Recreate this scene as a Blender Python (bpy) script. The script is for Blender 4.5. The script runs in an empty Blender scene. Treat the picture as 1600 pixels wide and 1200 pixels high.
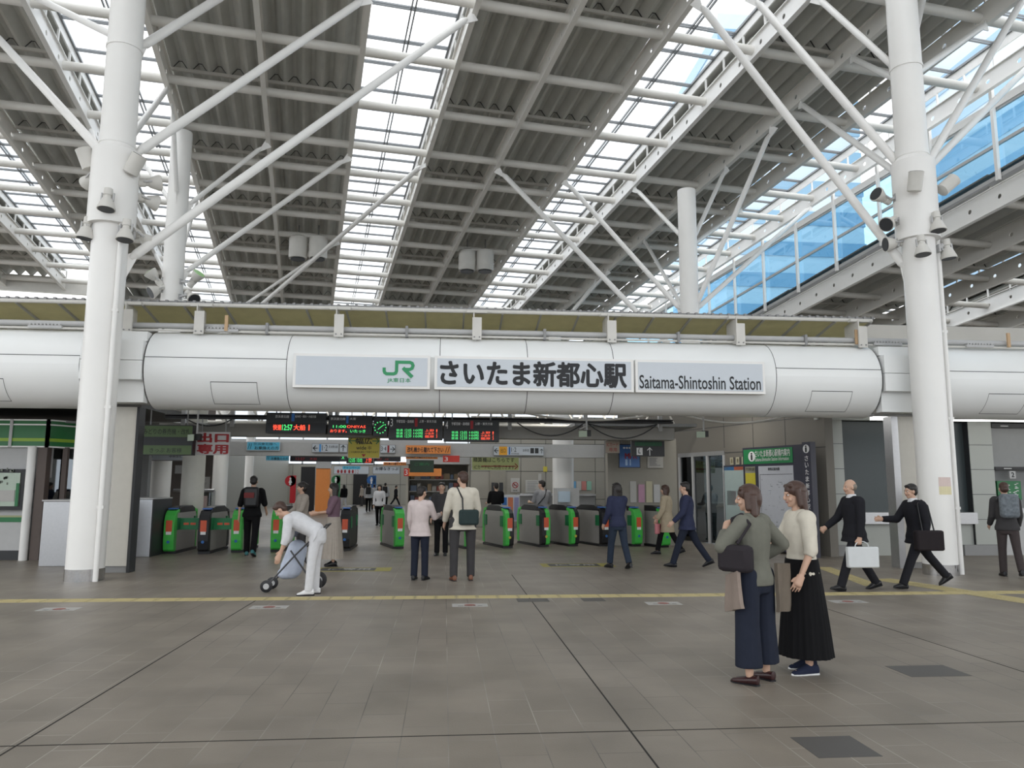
import bpy, bmesh, math, random
from mathutils import Vector, Matrix
random.seed(7)
sc = bpy.context.scene
col = sc.collection
R = math.radians

# ------------------------------------------------------------------ camera, sky, exposure
F = 1190.0
PITCH = math.atan(160 / F); YAW = R(5.0); ROLL = R(0.22); EYE = 1.6
fw = Vector((math.sin(YAW) * math.cos(PITCH), math.cos(YAW) * math.cos(PITCH), math.sin(PITCH)))
rt0 = Vector((math.cos(YAW), -math.sin(YAW), 0)); up0 = rt0.cross(fw)
rt = rt0 * math.cos(ROLL) + up0 * math.sin(ROLL); up = up0 * math.cos(ROLL) - rt0 * math.sin(ROLL)
CAM = Vector((0, 0, EYE))
cd = bpy.data.cameras.new('camera'); cam = bpy.data.objects.new('camera', cd); col.objects.link(cam)
cd.sensor_width = 36; cd.sensor_fit = 'HORIZONTAL'; cd.lens = F / 1600 * 36; cd.clip_end = 600; cd.clip_start = 0.05
m = Matrix((rt, up, -fw)).transposed().to_4x4(); m.translation = CAM; cam.matrix_world = m
sc.camera = cam
sc.view_settings.view_transform = 'Standard'; sc.view_settings.look = 'None'
sc.view_settings.exposure = 1.0; sc.view_settings.gamma = 1; sc.view_settings.use_curve_mapping = False
try:
    sc.cycles.use_denoising = True; sc.cycles.max_bounces = 10; sc.cycles.diffuse_bounces = 5; sc.cycles.transparent_max_bounces = 24
except Exception: pass

w = bpy.data.worlds.new('overcast_sky'); sc.world = w; w.use_nodes = True
nt = w.node_tree; nt.nodes.clear()
out = nt.nodes.new('ShaderNodeOutputWorld'); bg = nt.nodes.new('ShaderNodeBackground')
tc = nt.nodes.new('ShaderNodeTexCoord'); ns = nt.nodes.new('ShaderNodeTexNoise'); cr = nt.nodes.new('ShaderNodeValToRGB')
ns.inputs['Scale'].default_value = 2.2; ns.inputs['Detail'].default_value = 5
cr.color_ramp.elements[0].position = .38; cr.color_ramp.elements[0].color = (.78, .87, .96, 1)
cr.color_ramp.elements[1].position = .60; cr.color_ramp.elements[1].color = (1.0, .985, .96, 1)
nt.links.new(tc.outputs['Generated'], ns.inputs['Vector']); nt.links.new(ns.outputs['Fac'], cr.inputs['Fac'])
nt.links.new(cr.outputs['Color'], bg.inputs['Color']); nt.links.new(bg.outputs['Background'], out.inputs['Surface'])
bg.inputs['Strength'].default_value = 1.15
sd = bpy.data.lights.new('hazy_sun', 'SUN'); sd.energy = 0.5; sd.angle = R(40); sd.color = (1, .98, .95)
so = bpy.data.objects.new('hazy_sun', sd); col.objects.link(so); so.rotation_euler = (R(35), 0, R(-20))

# ------------------------------------------------------------------ helpers
def ray(x, y): return rt * (x - 800) + up * (600 - y) + fw * F
def at(x, y, Y):                       # the point on the sight line through (x, y) that lies Y metres into the place
    d = ray(x, y); return CAM + d * (Y / d.y)
def atz(x, y, z=0.0):
    d = ray(x, y); return CAM + d * ((z - EYE) / d.z)

_m = {}
def mat(name, rgb, rough=.55, metal=0, var=.06, scale=8, emit=0, spec=.4, bump=0, alpha=None):
    if name in _m: return _m[name]
    M = bpy.data.materials.new(name); M.use_nodes = True; n = M.node_tree.nodes; l = M.node_tree.links
    b = n['Principled BSDF']; b.inputs['Roughness'].default_value = rough; b.inputs['Metallic'].default_value = metal
    b.inputs['Specular IOR Level'].default_value = spec
    t = n.new('ShaderNodeTexCoord'); z = n.new('ShaderNodeTexNoise'); z.inputs['Scale'].default_value = scale; z.inputs['Detail'].default_value = 4
    mx = n.new('ShaderNodeMix'); mx.data_type = 'RGBA'
    mx.inputs[6].default_value = tuple(c * (1 - var) for c in rgb) + (1,); mx.inputs[7].default_value = tuple(min(1, c * (1 + var)) for c in rgb) + (1,)
    l.new(t.outputs['Object'], z.inputs['Vector']); l.new(z.outputs['Fac'], mx.inputs[0]); l.new(mx.outputs[2], b.inputs['Base Color'])
    if bump:
        bp = n.new('ShaderNodeBump'); bp.inputs['Strength'].default_value = bump; bp.inputs['Distance'].default_value = .01
        l.new(z.outputs['Fac'], bp.inputs['Height']); l.new(bp.outputs['Normal'], b.inputs['Normal'])
    if emit:
        b.inputs['Emission Color'].default_value = tuple(rgb) + (1,); b.inputs['Emission Strength'].default_value = emit
    _m[name] = M; return M
def glass(name, tint, gloss=.12, rough=.02):
    if name in _m: return _m[name]
    M = bpy.data.materials.new(name); M.use_nodes = True; n = M.node_tree.nodes; l = M.node_tree.links; n.clear()
    o = n.new('ShaderNodeOutputMaterial'); a = n.new('ShaderNodeBsdfTransparent'); g = n.new('ShaderNodeBsdfGlossy'); mx = n.new('ShaderNodeMixShader')
    a.inputs['Color'].default_value = tuple(tint) + (1,); g.inputs['Roughness'].default_value = rough; g.inputs['Color'].default_value = (.9, .95, 1, 1)
    mx.inputs[0].default_value = gloss; l.new(a.outputs[0], mx.inputs[1]); l.new(g.outputs[0], mx.inputs[2]); l.new(mx.outputs[0], o.inputs[0])
    _m[name] = M; return M

WHITE = mat('white_paint', (.80, .79, .77), .35, var=.05, scale=1.5)
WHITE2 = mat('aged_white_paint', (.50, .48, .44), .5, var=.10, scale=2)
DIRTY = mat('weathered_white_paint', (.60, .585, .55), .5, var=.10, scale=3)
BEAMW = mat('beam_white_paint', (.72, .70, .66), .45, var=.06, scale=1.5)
GIRD = mat('girder_cladding', (.80, .81, .805), .3, var=.05, scale=.7)
DECK = mat('corrugated_deck_grey', (.52, .52, .49), .6, var=.15, scale=2)
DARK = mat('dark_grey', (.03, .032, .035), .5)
BLACK = mat('black_plastic', (.012, .012, .014), .4)
STEEL = mat('brushed_steel', (.42, .42, .43), .3, .7, var=.08, scale=20)
GREY = mat('mid_grey', (.25, .25, .25), .5)
LGREY = mat('light_grey', (.45, .45, .45), .5)
SIGNG = mat('sign_face_pale', (.54, .58, .63), .25, var=.02, spec=.5)
GREEN = mat('bright_green', (.06, .45, .07), .4)
DGREEN = mat('deep_green', (.02, .16, .055), .4)
JRG = mat('logo_green', (.02, .26, .10), .4)
INK = mat('black_ink', (.012, .013, .016), .5, var=.01)
WINK = mat('white_ink', (.75, .75, .75), .5, var=.01)
REDI = mat('red_ink', (.30, .02, .025), .5, var=.01)
YEL = mat('yellow_board', (.50, .42, .06), .5)
OLIVE = mat('olive_panel', (.40, .385, .24), .6, var=.12, scale=6)
CYAN = mat('cyan_board', (.10, .46, .66), .5)
ORNG = mat('orange_board', (.80, .28, .07), .5)
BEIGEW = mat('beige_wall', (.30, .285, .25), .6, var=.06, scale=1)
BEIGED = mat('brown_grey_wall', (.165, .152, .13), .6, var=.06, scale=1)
TILEW = mat('grey_green_tile', (.38, .395, .37), .35, var=.04, scale=1)
BROWN = mat('brown_panel', (.10, .075, .065), .5)
LEDR = mat('led_red', (1, .10, .05), emit=.6, var=0); LEDG = mat('led_green', (.08, .75, .20), emit=.55, var=0)
LAMP = mat('fluorescent_tube', (1, 1, .97), emit=2.2, var=0)
BLUE = mat('blue_board', (.03, .14, .42), .5)
SKYG = glass('skylight_glass', (.93, .95, .97), .06, .1)
BLUG = glass('blue_tinted_glass', (.62, .80, .90), .12)
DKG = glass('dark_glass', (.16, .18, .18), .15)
CLG = glass('clear_glass', (.8, .85, .85), .15)

def translucent(name, rgb, k=.5):
    M = bpy.data.materials.new(name); M.use_nodes = True; n = M.node_tree.nodes; l = M.node_tree.links; n.clear()
    o = n.new('ShaderNodeOutputMaterial'); a = n.new('ShaderNodeBsdfDiffuse'); g = n.new('ShaderNodeBsdfTranslucent'); mx = n.new('ShaderNodeMixShader'); z = n.new('ShaderNodeTexNoise'); z.inputs['Scale'].default_value = 5; c = n.new('ShaderNodeMix'); c.data_type = 'RGBA'
    t = n.new('ShaderNodeTexCoord'); l.new(t.outputs['Object'], z.inputs['Vector']); l.new(z.outputs['Fac'], c.inputs[0]); c.inputs[6].default_value = tuple(q * .88 for q in rgb) + (1,); c.inputs[7].default_value = tuple(q * 1.08 for q in rgb) + (1,)
    l.new(c.outputs[2], a.inputs[0]); l.new(c.outputs[2], g.inputs[0]); mx.inputs[0].default_value = k; l.new(a.outputs[0], mx.inputs[1]); l.new(g.outputs[0], mx.inputs[2]); l.new(mx.outputs[0], o.inputs[0]); return M
OLIVE = translucent('olive_translucent_panel', (.66, .62, .43), .6)
class MB:
    def __init__(s): s.v = []; s.f = []; s.m = []; s.k = 0
    def add(s, vs, fs):
        o = len(s.v); s.v += [tuple(v) for v in vs]
        for f in fs: s.f.append([i + o for i in f]); s.m.append(s.k)
        return s
    def hexa(s, p): # 8 points: bottom 4 then top 4
        return s.add(p, [(3, 2, 1, 0), (4, 5, 6, 7), (0, 1, 5, 4), (1, 2, 6, 5), (2, 3, 7, 6), (3, 0, 4, 7)])
    def box(s, x0, x1, y0, y1, z0, z1):
        return s.hexa([(x0, y0, z0), (x1, y0, z0), (x1, y1, z0), (x0, y1, z0), (x0, y0, z1), (x1, y0, z1), (x1, y1, z1), (x0, y1, z1)])
    def obox(s, c, u, v, w_, a, b, d): # centre, unit axes, half sizes
        c = Vector(c); u = Vector(u) * a; v = Vector(v) * b; w_ = Vector(w_) * d
        return s.hexa([c - u - v - w_, c + u - v - w_, c + u + v - w_, c - u + v - w_, c - u - v + w_, c + u - v + w_, c + u + v + w_, c - u + v + w_])
    def bar(s, a, b, w_, h, upv=(0, 0, 1)):
        a = Vector(a); b = Vector(b); d = b - a; L = d.length; d.normalize(); x = d.cross(Vector(upv))
        if x.length < 1e-4: x = Vector((1, 0, 0))
        x.normalize(); z = x.cross(d); return s.obox((a + b) / 2, x, d, z, w_ / 2, L / 2, h / 2)
    def cap(s, a, b, ra, rb, ex=1.0, ref=(1, 0, 0), n=14, r0=False, r1=False, ex2=None):
        a = Vector(a); b = Vector(b); w_ = b - a; L = w_.length
        if L < 1e-6: return s
        w_.normalize(); u = Vector(ref); u = u - w_ * u.dot(w_)
        if u.length < 1e-3: u = w_.orthogonal()
        u.normalize(); v = w_.cross(u); ex2 = ex if ex2 is None else ex2
        rings = []
        if r0: rings += [(a - w_ * ra * math.sin(t), ra * math.cos(t), ex) for t in (1.3, .85, .4)]
        rings += [(a, ra, ex), (b, rb, ex2)]
        if r1: rings += [(b + w_ * rb * math.sin(t), rb * math.cos(t), ex2) for t in (.4, .85, 1.3)]
        return s.rings([(p, u * r * e, v * r) for p, r, e in rings], n)
    def rings(s, rg, n=14, close=True):
        o = []; fs = []
        for p, u, v in rg:
            for i in range(n):
                t = 2 * math.pi * i / n; o.append(Vector(p) + u * math.cos(t) + v * math.sin(t))
        for k in range(len(rg) - 1):
            for i in range(n):
                j = (i + 1) % n; fs.append((k * n + i, k * n + j, (k + 1) * n + j, (k + 1) * n + i))
        if close: fs.append(tuple(range(n - 1, -1, -1))); fs.append(tuple((len(rg) - 1) * n + i for i in range(n)))
        return s.add(o, fs)
    def tube(s, a, b, r, n=12): return s.cap(a, b, r, r, n=n)
    def path(s, pts, r, n=6):
        for a, b in zip(pts, pts[1:]): s.cap(a, b, r, r, n=n)
        return s
    def ell(s, c, r, M=None, n=14, k=9):
        c = Vector(c); M = M or Matrix.Identity(3); o = []; fs = []
        for i in range(1, k):
            ph = math.pi * i / k
            for j in range(n):
                t = 2 * math.pi * j / n
                o.append(c + M @ Vector((r[0] * math.sin(ph) * math.cos(t), r[1] * math.sin(ph) * math.sin(t), r[2] * math.cos(ph))))
        o.append(c + M @ Vector((0, 0, r[2]))); o.append(c + M @ Vector((0, 0, -r[2]))); T = len(o) - 2; B = T + 1
        for i in range(k - 2):
            for j in range(n):
                q = (j + 1) % n; fs.append((i * n + j, (i + 1) * n + j, (i + 1) * n + q, i * n + q))
        for j in range(n):
            q = (j + 1) % n; fs.append((T, j, q)); fs.append((B, (k - 2) * n + q, (k - 2) * n + j))
        return s.add(o, fs)
    def lathe(s, a, d, prof, n=16): # prof: (distance along d, radius)
        a = Vector(a); d = Vector(d).normalized(); u = d.orthogonal().normalized(); v = d.cross(u)
        return s.rings([(a + d * t, u * r, v * r) for t, r in prof], n)
    def prism(s, pts, h): # pts 3-D polygon, h extrusion vector
        n = len(pts); h = Vector(h); o = [Vector(p) for p in pts] + [Vector(p) + h for p in pts]
        return s.add(o, [tuple(range(n - 1, -1, -1)), tuple(range(n, 2 * n))] + [(i, (i + 1) % n, (i + 1) % n + n, i + n) for i in range(n)])
    def mesh(s, name, mats):
        me = bpy.data.meshes.new(name); me.from_pydata(s.v, [], s.f); 
        for q in (mats if isinstance(mats, (list, tuple)) else [mats]): me.materials.append(q)
        if any(s.m): me.polygons.foreach_set('material_index', s.m)
        b = bmesh.new(); b.from_mesh(me); bmesh.ops.recalc_face_normals(b, faces=b.faces); b.to_mesh(me); b.free(); me.update(); return me
    def build(s, name, mats, parent=None, smooth=False, bevel=0, **tags):
        me = s.mesh(name, mats); o = bpy.data.objects.new(name, me); col.objects.link(o)
        if smooth:
            me.polygons.foreach_set('use_smooth', [True] * len(me.polygons))
            try: me.set_sharp_from_angle(angle=R(40))
            except Exception: pass
        if bevel:
            bv = o.modifiers.new('bevel', 'BEVEL'); bv.width = bevel; bv.segments = 2; bv.limit_method = 'ANGLE'
        if parent:
            o.parent = parent; o.location = -wloc(parent)
        for k, v in tags.items(): o[k] = v
        return o
def wloc(o):
    p = Vector(o.location)
    while o.parent: o = o.parent; p = p + Vector(o.location)
    return p
def thing(name, label, cat, loc, group=None):
    o = bpy.data.objects.new(name, None); col.objects.link(o); o.location = loc; o.empty_display_size = .2
    o['label'] = label; o['category'] = cat
    if group: o['group'] = group
    return o
def tag(o, label, cat, group=None):
    o['label'] = label; o['category'] = cat
    if group: o['group'] = group
    return o
def copy_tree(o, parent=None):
    c = o.copy(); col.objects.link(c)
    if parent: c.parent = parent
    for ch in list(o.children): copy_tree(ch, c)
    return c
S = dict(kind='structure')

_tx = {}
def text(body, c, w_, h, m, parent=None, u=(1, 0, 0), v=(0, 0, 1), bold=0, name='lettering', ext=.0015, fit=True):
    key = body
    if key not in _tx:
        cu = bpy.data.curves.new('t', 'FONT'); cu.body = body; cu.resolution_u = 3; cu.align_x = 'CENTER'
        o = bpy.data.objects.new('t', cu); col.objects.link(o); bpy.context.view_layer.update()
        me = o.evaluated_get(bpy.context.evaluated_depsgraph_get()).to_mesh()
        _tx[key] = ([tuple(q.co) for q in me.vertices], [tuple(p.vertices) for p in me.polygons])
        bpy.data.objects.remove(o)
    V, Fc = _tx[key]
    if not V: return None
    x0 = min(q[0] for q in V); x1 = max(q[0] for q in V); y0 = min(q[1] for q in V); y1 = max(q[1] for q in V)
    sx = w_ / (x1 - x0); sy = h / (y1 - y0)
    if not fit: sx = sy = min(sx, sy)
    u = Vector(u).normalized(); v = Vector(v).normalized(); nn = u.cross(v); c = Vector(c)
    sh = [(0, 0)] if not bold else [(bold * math.cos(R(a)), bold * math.sin(R(a))) for a in range(0, 360, 45)] + [(0, 0)]
    if bold: sx *= (x1 - x0) / (x1 - x0 + 2 * bold); sy *= (y1 - y0) / (y1 - y0 + 2 * bold)
    P = [c + u * ((q[0] + a_ - (x0 + x1) / 2) * sx) + v * ((q[1] + b_ - (y0 + y1) / 2) * sy) + nn * (ext + .0002 * j) for j, (a_, b_) in enumerate(sh) for q in V]
    Fc = [tuple(i + j * len(V) for i in f) for j in range(len(sh)) for f in Fc]
    me = bpy.data.meshes.new(name); me.from_pydata(P, [], Fc); me.materials.append(m)
    o = bpy.data.objects.new(name, me); col.objects.link(o)
    if parent: o.parent = parent; o.location = -wloc(parent)
    return o
def stroke(mb, pts, wd, c, u, v, t=.004):
    u = Vector(u); v = Vector(v); nn = u.cross(v); c = Vector(c); P = [Vector((a, b)) for a, b in pts]; n = len(P); L = []; Rr = []
    for i in range(n):
        d = (P[min(i + 1, n - 1)] - P[max(i - 1, 0)]).normalized()
        if 0 < i < n - 1:
            d1 = (P[i] - P[i - 1]).normalized(); d2 = (P[i + 1] - P[i]).normalized(); d = (d1 + d2).normalized(); k = 1 / max(.5, d.dot(d1))
        else: k = 1
        q = Vector((-d.y, d.x)) * wd / 2 * k; L.append(P[i] + q); Rr.append(P[i] - q)
    to = lambda p: c + u * p.x + v * p.y
    for i in range(n - 1): mb.prism([to(L[i]), to(L[i + 1]), to(Rr[i + 1]), to(Rr[i])], nn * t)
def board(name, label, cat, px, Y, face, rim=BLACK, d=.08, border=.012, texts=(), group=None, hang=0, loc=None):
    """a sign board: px = x0,y0,x1,y1 of its face, Y its distance; texts = (string, fx0, fy0, fx1, fy1, material[, bold])"""
    a = at(px[0], px[3], Y); b = at(px[2], px[1], Y); x0, x1, z0, z1 = a.x, b.x, a.z, b.z
    z0 = (z0 + at(px[2], px[3], Y).z) / 2; z1 = (z1 + at(px[0], px[1], Y).z) / 2
    t = thing(name, label, cat, ((x0 + x1) / 2, Y + d / 2, z0), group)
    MB().box(x0, x1, Y, Y + d, z0, z1).build('housing', rim, t)
    bb = border
    root_ = t; t = MB().box(x0 + bb, x1 - bb, Y - .006, Y + .004, z0 + bb, z1 - bb).build('face', face, t)
    for q in texts:
        s_, fx0, fy0, fx1, fy1, mm = q[:6]; bo = q[6] if len(q) > 6 else 0
        cx = x0 + (x1 - x0) * (fx0 + fx1) / 2; cz = z1 - (z1 - z0) * (fy0 + fy1) / 2
        if s_ == '#': # a plain coloured field
            MB().box(x0 + (x1 - x0) * fx0, x0 + (x1 - x0) * fx1, Y - .009, Y - .004, z1 - (z1 - z0) * fy1, z1 - (z1 - z0) * fy0).build('colour_field', mm, t)
        elif s_ == '>': # arrow pointing right
            w_ = (x1 - x0) * (fx1 - fx0) / 2; h = (z1 - z0) * (fy1 - fy0) / 2; q_ = MB(); sgn = 1 if w_ > 0 else -1; h = abs(h)
            stroke(q_, [(-w_, 0), (w_ * .9, 0)], h * .3, (cx, Y - .012, cz), (1, 0, 0), (0, 0, 1)); stroke(q_, [(w_ - sgn * h, h), (w_, 0), (w_ - sgn * h, -h)], h * .3, (cx, Y - .012, cz), (1, 0, 0), (0, 0, 1))
            q_.build('arrow_mark', mm, t)
        elif s_ == '^':
            w_ = (x1 - x0) * (fx1 - fx0) / 2; h = (z1 - z0) * (fy1 - fy0) / 2; q_ = MB()
            stroke(q_, [(0, -h), (0, h * .9)], w_ * .3, (cx, Y - .012, cz), (1, 0, 0), (0, 0, 1)); stroke(q_, [(-w_, h - w_), (0, h), (w_, h - w_)], w_ * .3, (cx, Y - .012, cz), (1, 0, 0), (0, 0, 1))
            q_.build('arrow_mark', mm, t)
        else: text(s_, (cx, Y - .010, cz), (x1 - x0) * (fx1 - fx0), (z1 - z0) * (fy1 - fy0), mm, t, bold=bo)
    t = root_
    if hang:
        for fx in (.15, .85):
            X = x0 + (x1 - x0) * fx; MB().tube((X, Y + d / 2, z1), (X, Y + d / 2, z1 + hang), .015, 8).build('hanger', GREY, t)
    return t
# ------------------------------------------------------------------ floor
def floor_mat():
    M = bpy.data.materials.new('paving_tiles'); M.use_nodes = True; n = M.node_tree.nodes; l = M.node_tree.links; b = n['Principled BSDF']
    t = n.new('ShaderNodeTexCoord'); mp = n.new('ShaderNodeMapping'); mp.inputs['Rotation'].default_value = (0, 0, R(90)); mp.inputs['Location'].default_value = (.0, -.05, 0)
    br = n.new('ShaderNodeTexBrick'); br.inputs['Scale'].default_value = 1; br.inputs['Brick Width'].default_value = .6; br.inputs['Row Height'].default_value = .3
    br.inputs['Mortar Size'].default_value = .0035; br.inputs['Mortar Smooth'].default_value = .3; br.offset = .5
    br.inputs['Color1'].default_value = (.205, .178, .146, 1); br.inputs['Color2'].default_value = (.232, .202, .168, 1)
    nz = n.new('ShaderNodeTexNoise'); nz.inputs['Scale'].default_value = 1.3; nz.inputs['Detail'].default_value = 6
    nm = n.new('ShaderNodeTexNoise'); nm.inputs['Scale'].default_value = 90
    mc = n.new('ShaderNodeMix'); mc.data_type = 'RGBA'; mc.inputs[6].default_value = (.06, .052, .046, 1); mc.inputs[7].default_value = (.40, .37, .33, 1)
    rp = n.new('ShaderNodeMapRange'); rp.inputs[1].default_value = .4; rp.inputs[2].default_value = .62
    nz2 = n.new('ShaderNodeTexNoise'); nz2.inputs['Scale'].default_value = .5
    l.new(t.outputs['Object'], nz2.inputs['Vector']); l.new(nz2.outputs['Fac'], rp.inputs[0]); l.new(rp.outputs[0], mc.inputs[0]); l.new(mc.outputs[2], br.inputs['Mortar'])
    l.new(t.outputs['Object'], mp.inputs['Vector']); l.new(mp.outputs['Vector'], br.inputs['Vector']); l.new(t.outputs['Object'], nz.inputs['Vector']); l.new(t.outputs['Object'], nm.inputs['Vector'])
    mx = n.new('ShaderNodeMix'); mx.data_type = 'RGBA'; mx.blend_type = 'MULTIPLY'; mx.inputs[0].default_value = 1
    r2 = n.new('ShaderNodeMapRange'); r2.inputs[1].default_value = .3; r2.inputs[2].default_value = .7; r2.inputs[3].default_value = .82; r2.inputs[4].default_value = 1.15
    l.new(nz.outputs['Fac'], r2.inputs[0]); l.new(br.outputs['Color'], mx.inputs[6]); l.new(r2.outputs[0], mx.inputs[7]); l.new(mx.outputs[2], b.inputs['Base Color'])
    b.inputs['Roughness'].default_value = .42; b.inputs['Specular IOR Level'].default_value = .35
    bp = n.new('ShaderNodeBump'); bp.inputs['Strength'].default_value = .25; bp.inputs['Distance'].default_value = .004
    l.new(nm.outputs['Fac'], bp.inputs['Height']); l.new(bp.outputs['Normal'], b.inputs['Normal'])
    return M
MB().box(-45, 45, -20, 75, -.3, 0).build('floor', floor_mat(), **S)
JOINT = mat('floor_joint', (.02, .018, .016), .8)
for X, a, b_ in ((-2.61, -2, 11.25), (1.25, -2, 14.2), (5.1, 3, 11.25), (-6.5, 2, 11.25)):
    MB().box(X - .006, X + .006, a, b_, 0, .0015).build('trim_1', JOINT, **S)
MB().box(-9, 9, 5.2, 5.212, 0, .0015).build('trim_1', JOINT, **S)
TACT = mat('tactile_yellow', (.46, .39, .20), .6, var=.12, scale=5)
DPAT = mat('dark_replacement_tile', (.085, .08, .075), .5)
def tactile(name, a, b, label, wd=.3):
    a = Vector(a); b = Vector(b); d = (b - a); L = d.length; d.normalize(); x = Vector((-d.y, d.x, 0)); k = MB(); n = int(L / .3)
    for i in range(n):
        c = a + d * (.3 * i + .15)
        k.obox(c + Vector((0, 0, .002)), d, x, (0, 0, 1), .1465, wd / 2 - .002, .002)
        for q in (-.1, -.035, .035, .1): k.obox(c + x * q + Vector((0, 0, .005)), d, x, (0, 0, 1), .12, .012, .0022)
    tag(k.build(name, TACT), label, 'tactile paving')
tactile('tactile_strip', (-22, 11.42, 0), (20, 11.42, 0), 'long yellow tactile strip running across the tiled floor before the gates')
tactile('tactile_strip', (7.68, 15.2, .0), (7.0, 12.0, .0), 'short yellow tactile branch leading in to the information board', .3)
a = atz(1450, 905); b_ = atz(1600, 952)
tactile('tactile_strip', (7.72, 13.2, .001), (8.6, 9.2, .001), 'diagonal yellow tactile branch heading to the lower right edge', .45)
STK = mat('white_sticker', (.42, .41, .39), .5)
for i, X in enumerate((-4.95, -2.29, .37, 3.05, 5.72)):
    t = thing('floor_sticker', ['leftmost white floor sticker in front of the left pillar', 'white floor sticker before the stroller', 'white floor sticker in front of the standing couple', 'white floor sticker left of the two chatting women', 'white floor sticker by the feet of the man with the white case'][i], 'floor sticker', (X, 10.65, 0), 'white floor stickers along the yellow strip')
    MB().box(X - .24, X + .24, 10.52, 10.78, 0.0, .002).build('sheet', STK, t)
    k = MB(); k.lathe((X, 10.65, .002), (0, 0, 1), [(0, .08), (.001, .08)], 16); k.build('red_figure', mat('faded_red', (.30, .12, .10), .6), t)
    text('足元注意', (X - .0, 10.57, .0035), .34, .06, INK, t, (1, 0, 0), (0, 1, 0))
for X0, X1, Y0, Y1, lb in ((1.05, 1.5, 10.9, 11.2, 'pair of dark replacement tiles left of centre below the yellow strip'), (1.98, 2.3, 10.9, 11.2, 'single dark replacement tile below the yellow strip'),
                       (4.0, 4.55, 6.45, 6.85, 'dark square patch of paving right of the chatting women'), (2.25, 2.65, 4.62, 5.0, 'dark square patch of paving nearest the camera')):
    tag(MB().box(X0, X1, Y0, Y1, 0, .0018).build('dark_tile', DPAT), lb, 'floor tile')
for X, Y, lb in ((-1.75, 15.25, 'yellow framed floor sign in front of the open wide gate'), (2.75, 15.85, 'yellow framed floor sign in front of the right hand gates')):
    t = thing('floor_sign', lb, 'floor sign', (X, Y, 0))
    MB().box(X - .75, X + .75, Y - .33, Y + .33, 0, .002).build('yellow_border', mat('dull_yellow', (.33, .29, .06), .6), t)
    MB().box(X - .6, X + .45, Y - .24, Y + .24, .002, .003).build('dark_field', DARK, t)
    text('IC専用', (X - .05, Y, .0045), .8, .3, STK, t, (1, 0, 0), (0, 1, 0), bold=.02)
# ------------------------------------------------------------------ roof
AZ = R(-10); SL = math.tan(R(3.8))
DH = Vector((math.sin(AZ), math.cos(AZ), 0)); EH = Vector((math.cos(AZ), -math.sin(AZ), 0)); P0 = Vector((0, 25, 12.6))
def rp(t, s, dz=0): return P0 + EH * t + DH * s + Vector((0, 0, -s * SL + dz))
def lz(s): return 9.51 - .105 * s - .62
def lp(t, s, dz=0):
    p = P0 + EH * t + DH * s; p.z = lz(s) + dz; return p
ORD = ['leftmost', 'second', 'third', 'fourth', 'fifth', 'sixth', 'seventh', 'eighth', 'ninth', 'tenth', 'eleventh', 'twelfth', 'thirteenth']
def perf_beam(P, t, s0, s1, label, m=BEAMW, h=.27, node=2.0, ph=0):
    k = MB(); L = s1 - s0; n = int(L / 1.0); ds = L / n
    for i in range(n):
        a, b = s0 + i * ds, s0 + (i + 1) * ds; c = (a + b) / 2; r = .07; o = []; f = []
        for side in (-.012, .012):
            for j in range(8):
                an = 2 * math.pi * (j + .5) / 8; o.append(P(t + side, c + r * math.cos(an), r * math.sin(an)))
        base = len(o)
        for side in (-.012, .012):
            for (q, z) in ((b, 0), (b, h), (c, h), (a, h), (a, 0), (a, -h), (c, -h), (b, -h)): o.append(P(t + side, q, z))
        for sd in (0, 1):
            for j in range(8):
                j2 = (j + 1) % 8; A = sd * 8 + j; B = sd * 8 + j2
                oc = [1, 2, 3, 4, 5, 6, 7, 0]
                C_ = base + sd * 8 + oc[j]; D_ = base + sd * 8 + oc[j2]
                # hole vertex j at angle (j+.5)*45 pairs with outline corner j+1
                f.append((A, B, D_, C_))
        for j in range(8):
            j2 = (j + 1) % 8; f.append((j, j2, 8 + j2, 8 + j))
        k.add(o, f)
    for z in (-h, h):
        k.hexa([P(t - .07, s0, z - .012), P(t + .07, s0, z - .012), P(t + .07, s1, z - .012), P(t - .07, s1, z - .012), P(t - .07, s0, z + .012), P(t + .07, s0, z + .012), P(t + .07, s1, z + .012), P(t - .07, s1, z + .012)])
    return tag(k.build('perforated_beam', m), label, 'roof beam')
def deck(P, t0, t1, s_list, dz=.34, name='ceiling'):
    k = MB(); nw = max(1, round((t1 - t0) / .51)); pw = (t1 - t0) / nw
    prof = []
    for i in range(nw):
        b = t0 + i * pw; prof += [(b, 0), (b + pw * .14, 0), (b + pw * .48, .24), (b + pw * .66, .24)]
    prof.append((t1, 0))
    for a, b in zip(s_list, s_list[1:]):
        o = []; n = len(prof)
        for s_, st in ((a, .07), (b, 0)):
            for t, z in prof: o.append(P(t, s_, dz + z + st))
        for t, z in prof: o.append(P(t, b, dz + z + .02))
        f = [(i, i + 1, n + i + 1, n + i) for i in range(n - 1)] + [(n + i, n + i + 1, 2 * n + i + 1, 2 * n + i) for i in range(n - 1)]
        k.k = 0; k.add(o, f)
        # opaque cover sheet over the corrugation
        k.add([P(t0, a, dz + .42), P(t1, a, dz + .42), P(t1, b, dz + .38), P(t0, b, dz + .38)], [(0, 1, 2, 3)])
        k.k = 1; k.bar(P(t0, b - .05, dz - .03), P(t1, b - .05, dz - .03), .07, .09); k.k = 2
        for (ta, za), (tb, zb) in zip(prof, prof[1:]): k.bar(P(ta, b - .02, dz + za + .01), P(tb, b - .02, dz + zb + .01), .03, .035)
    return k.build(name, [DECK, WHITE2, DARK], **S)
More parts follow.
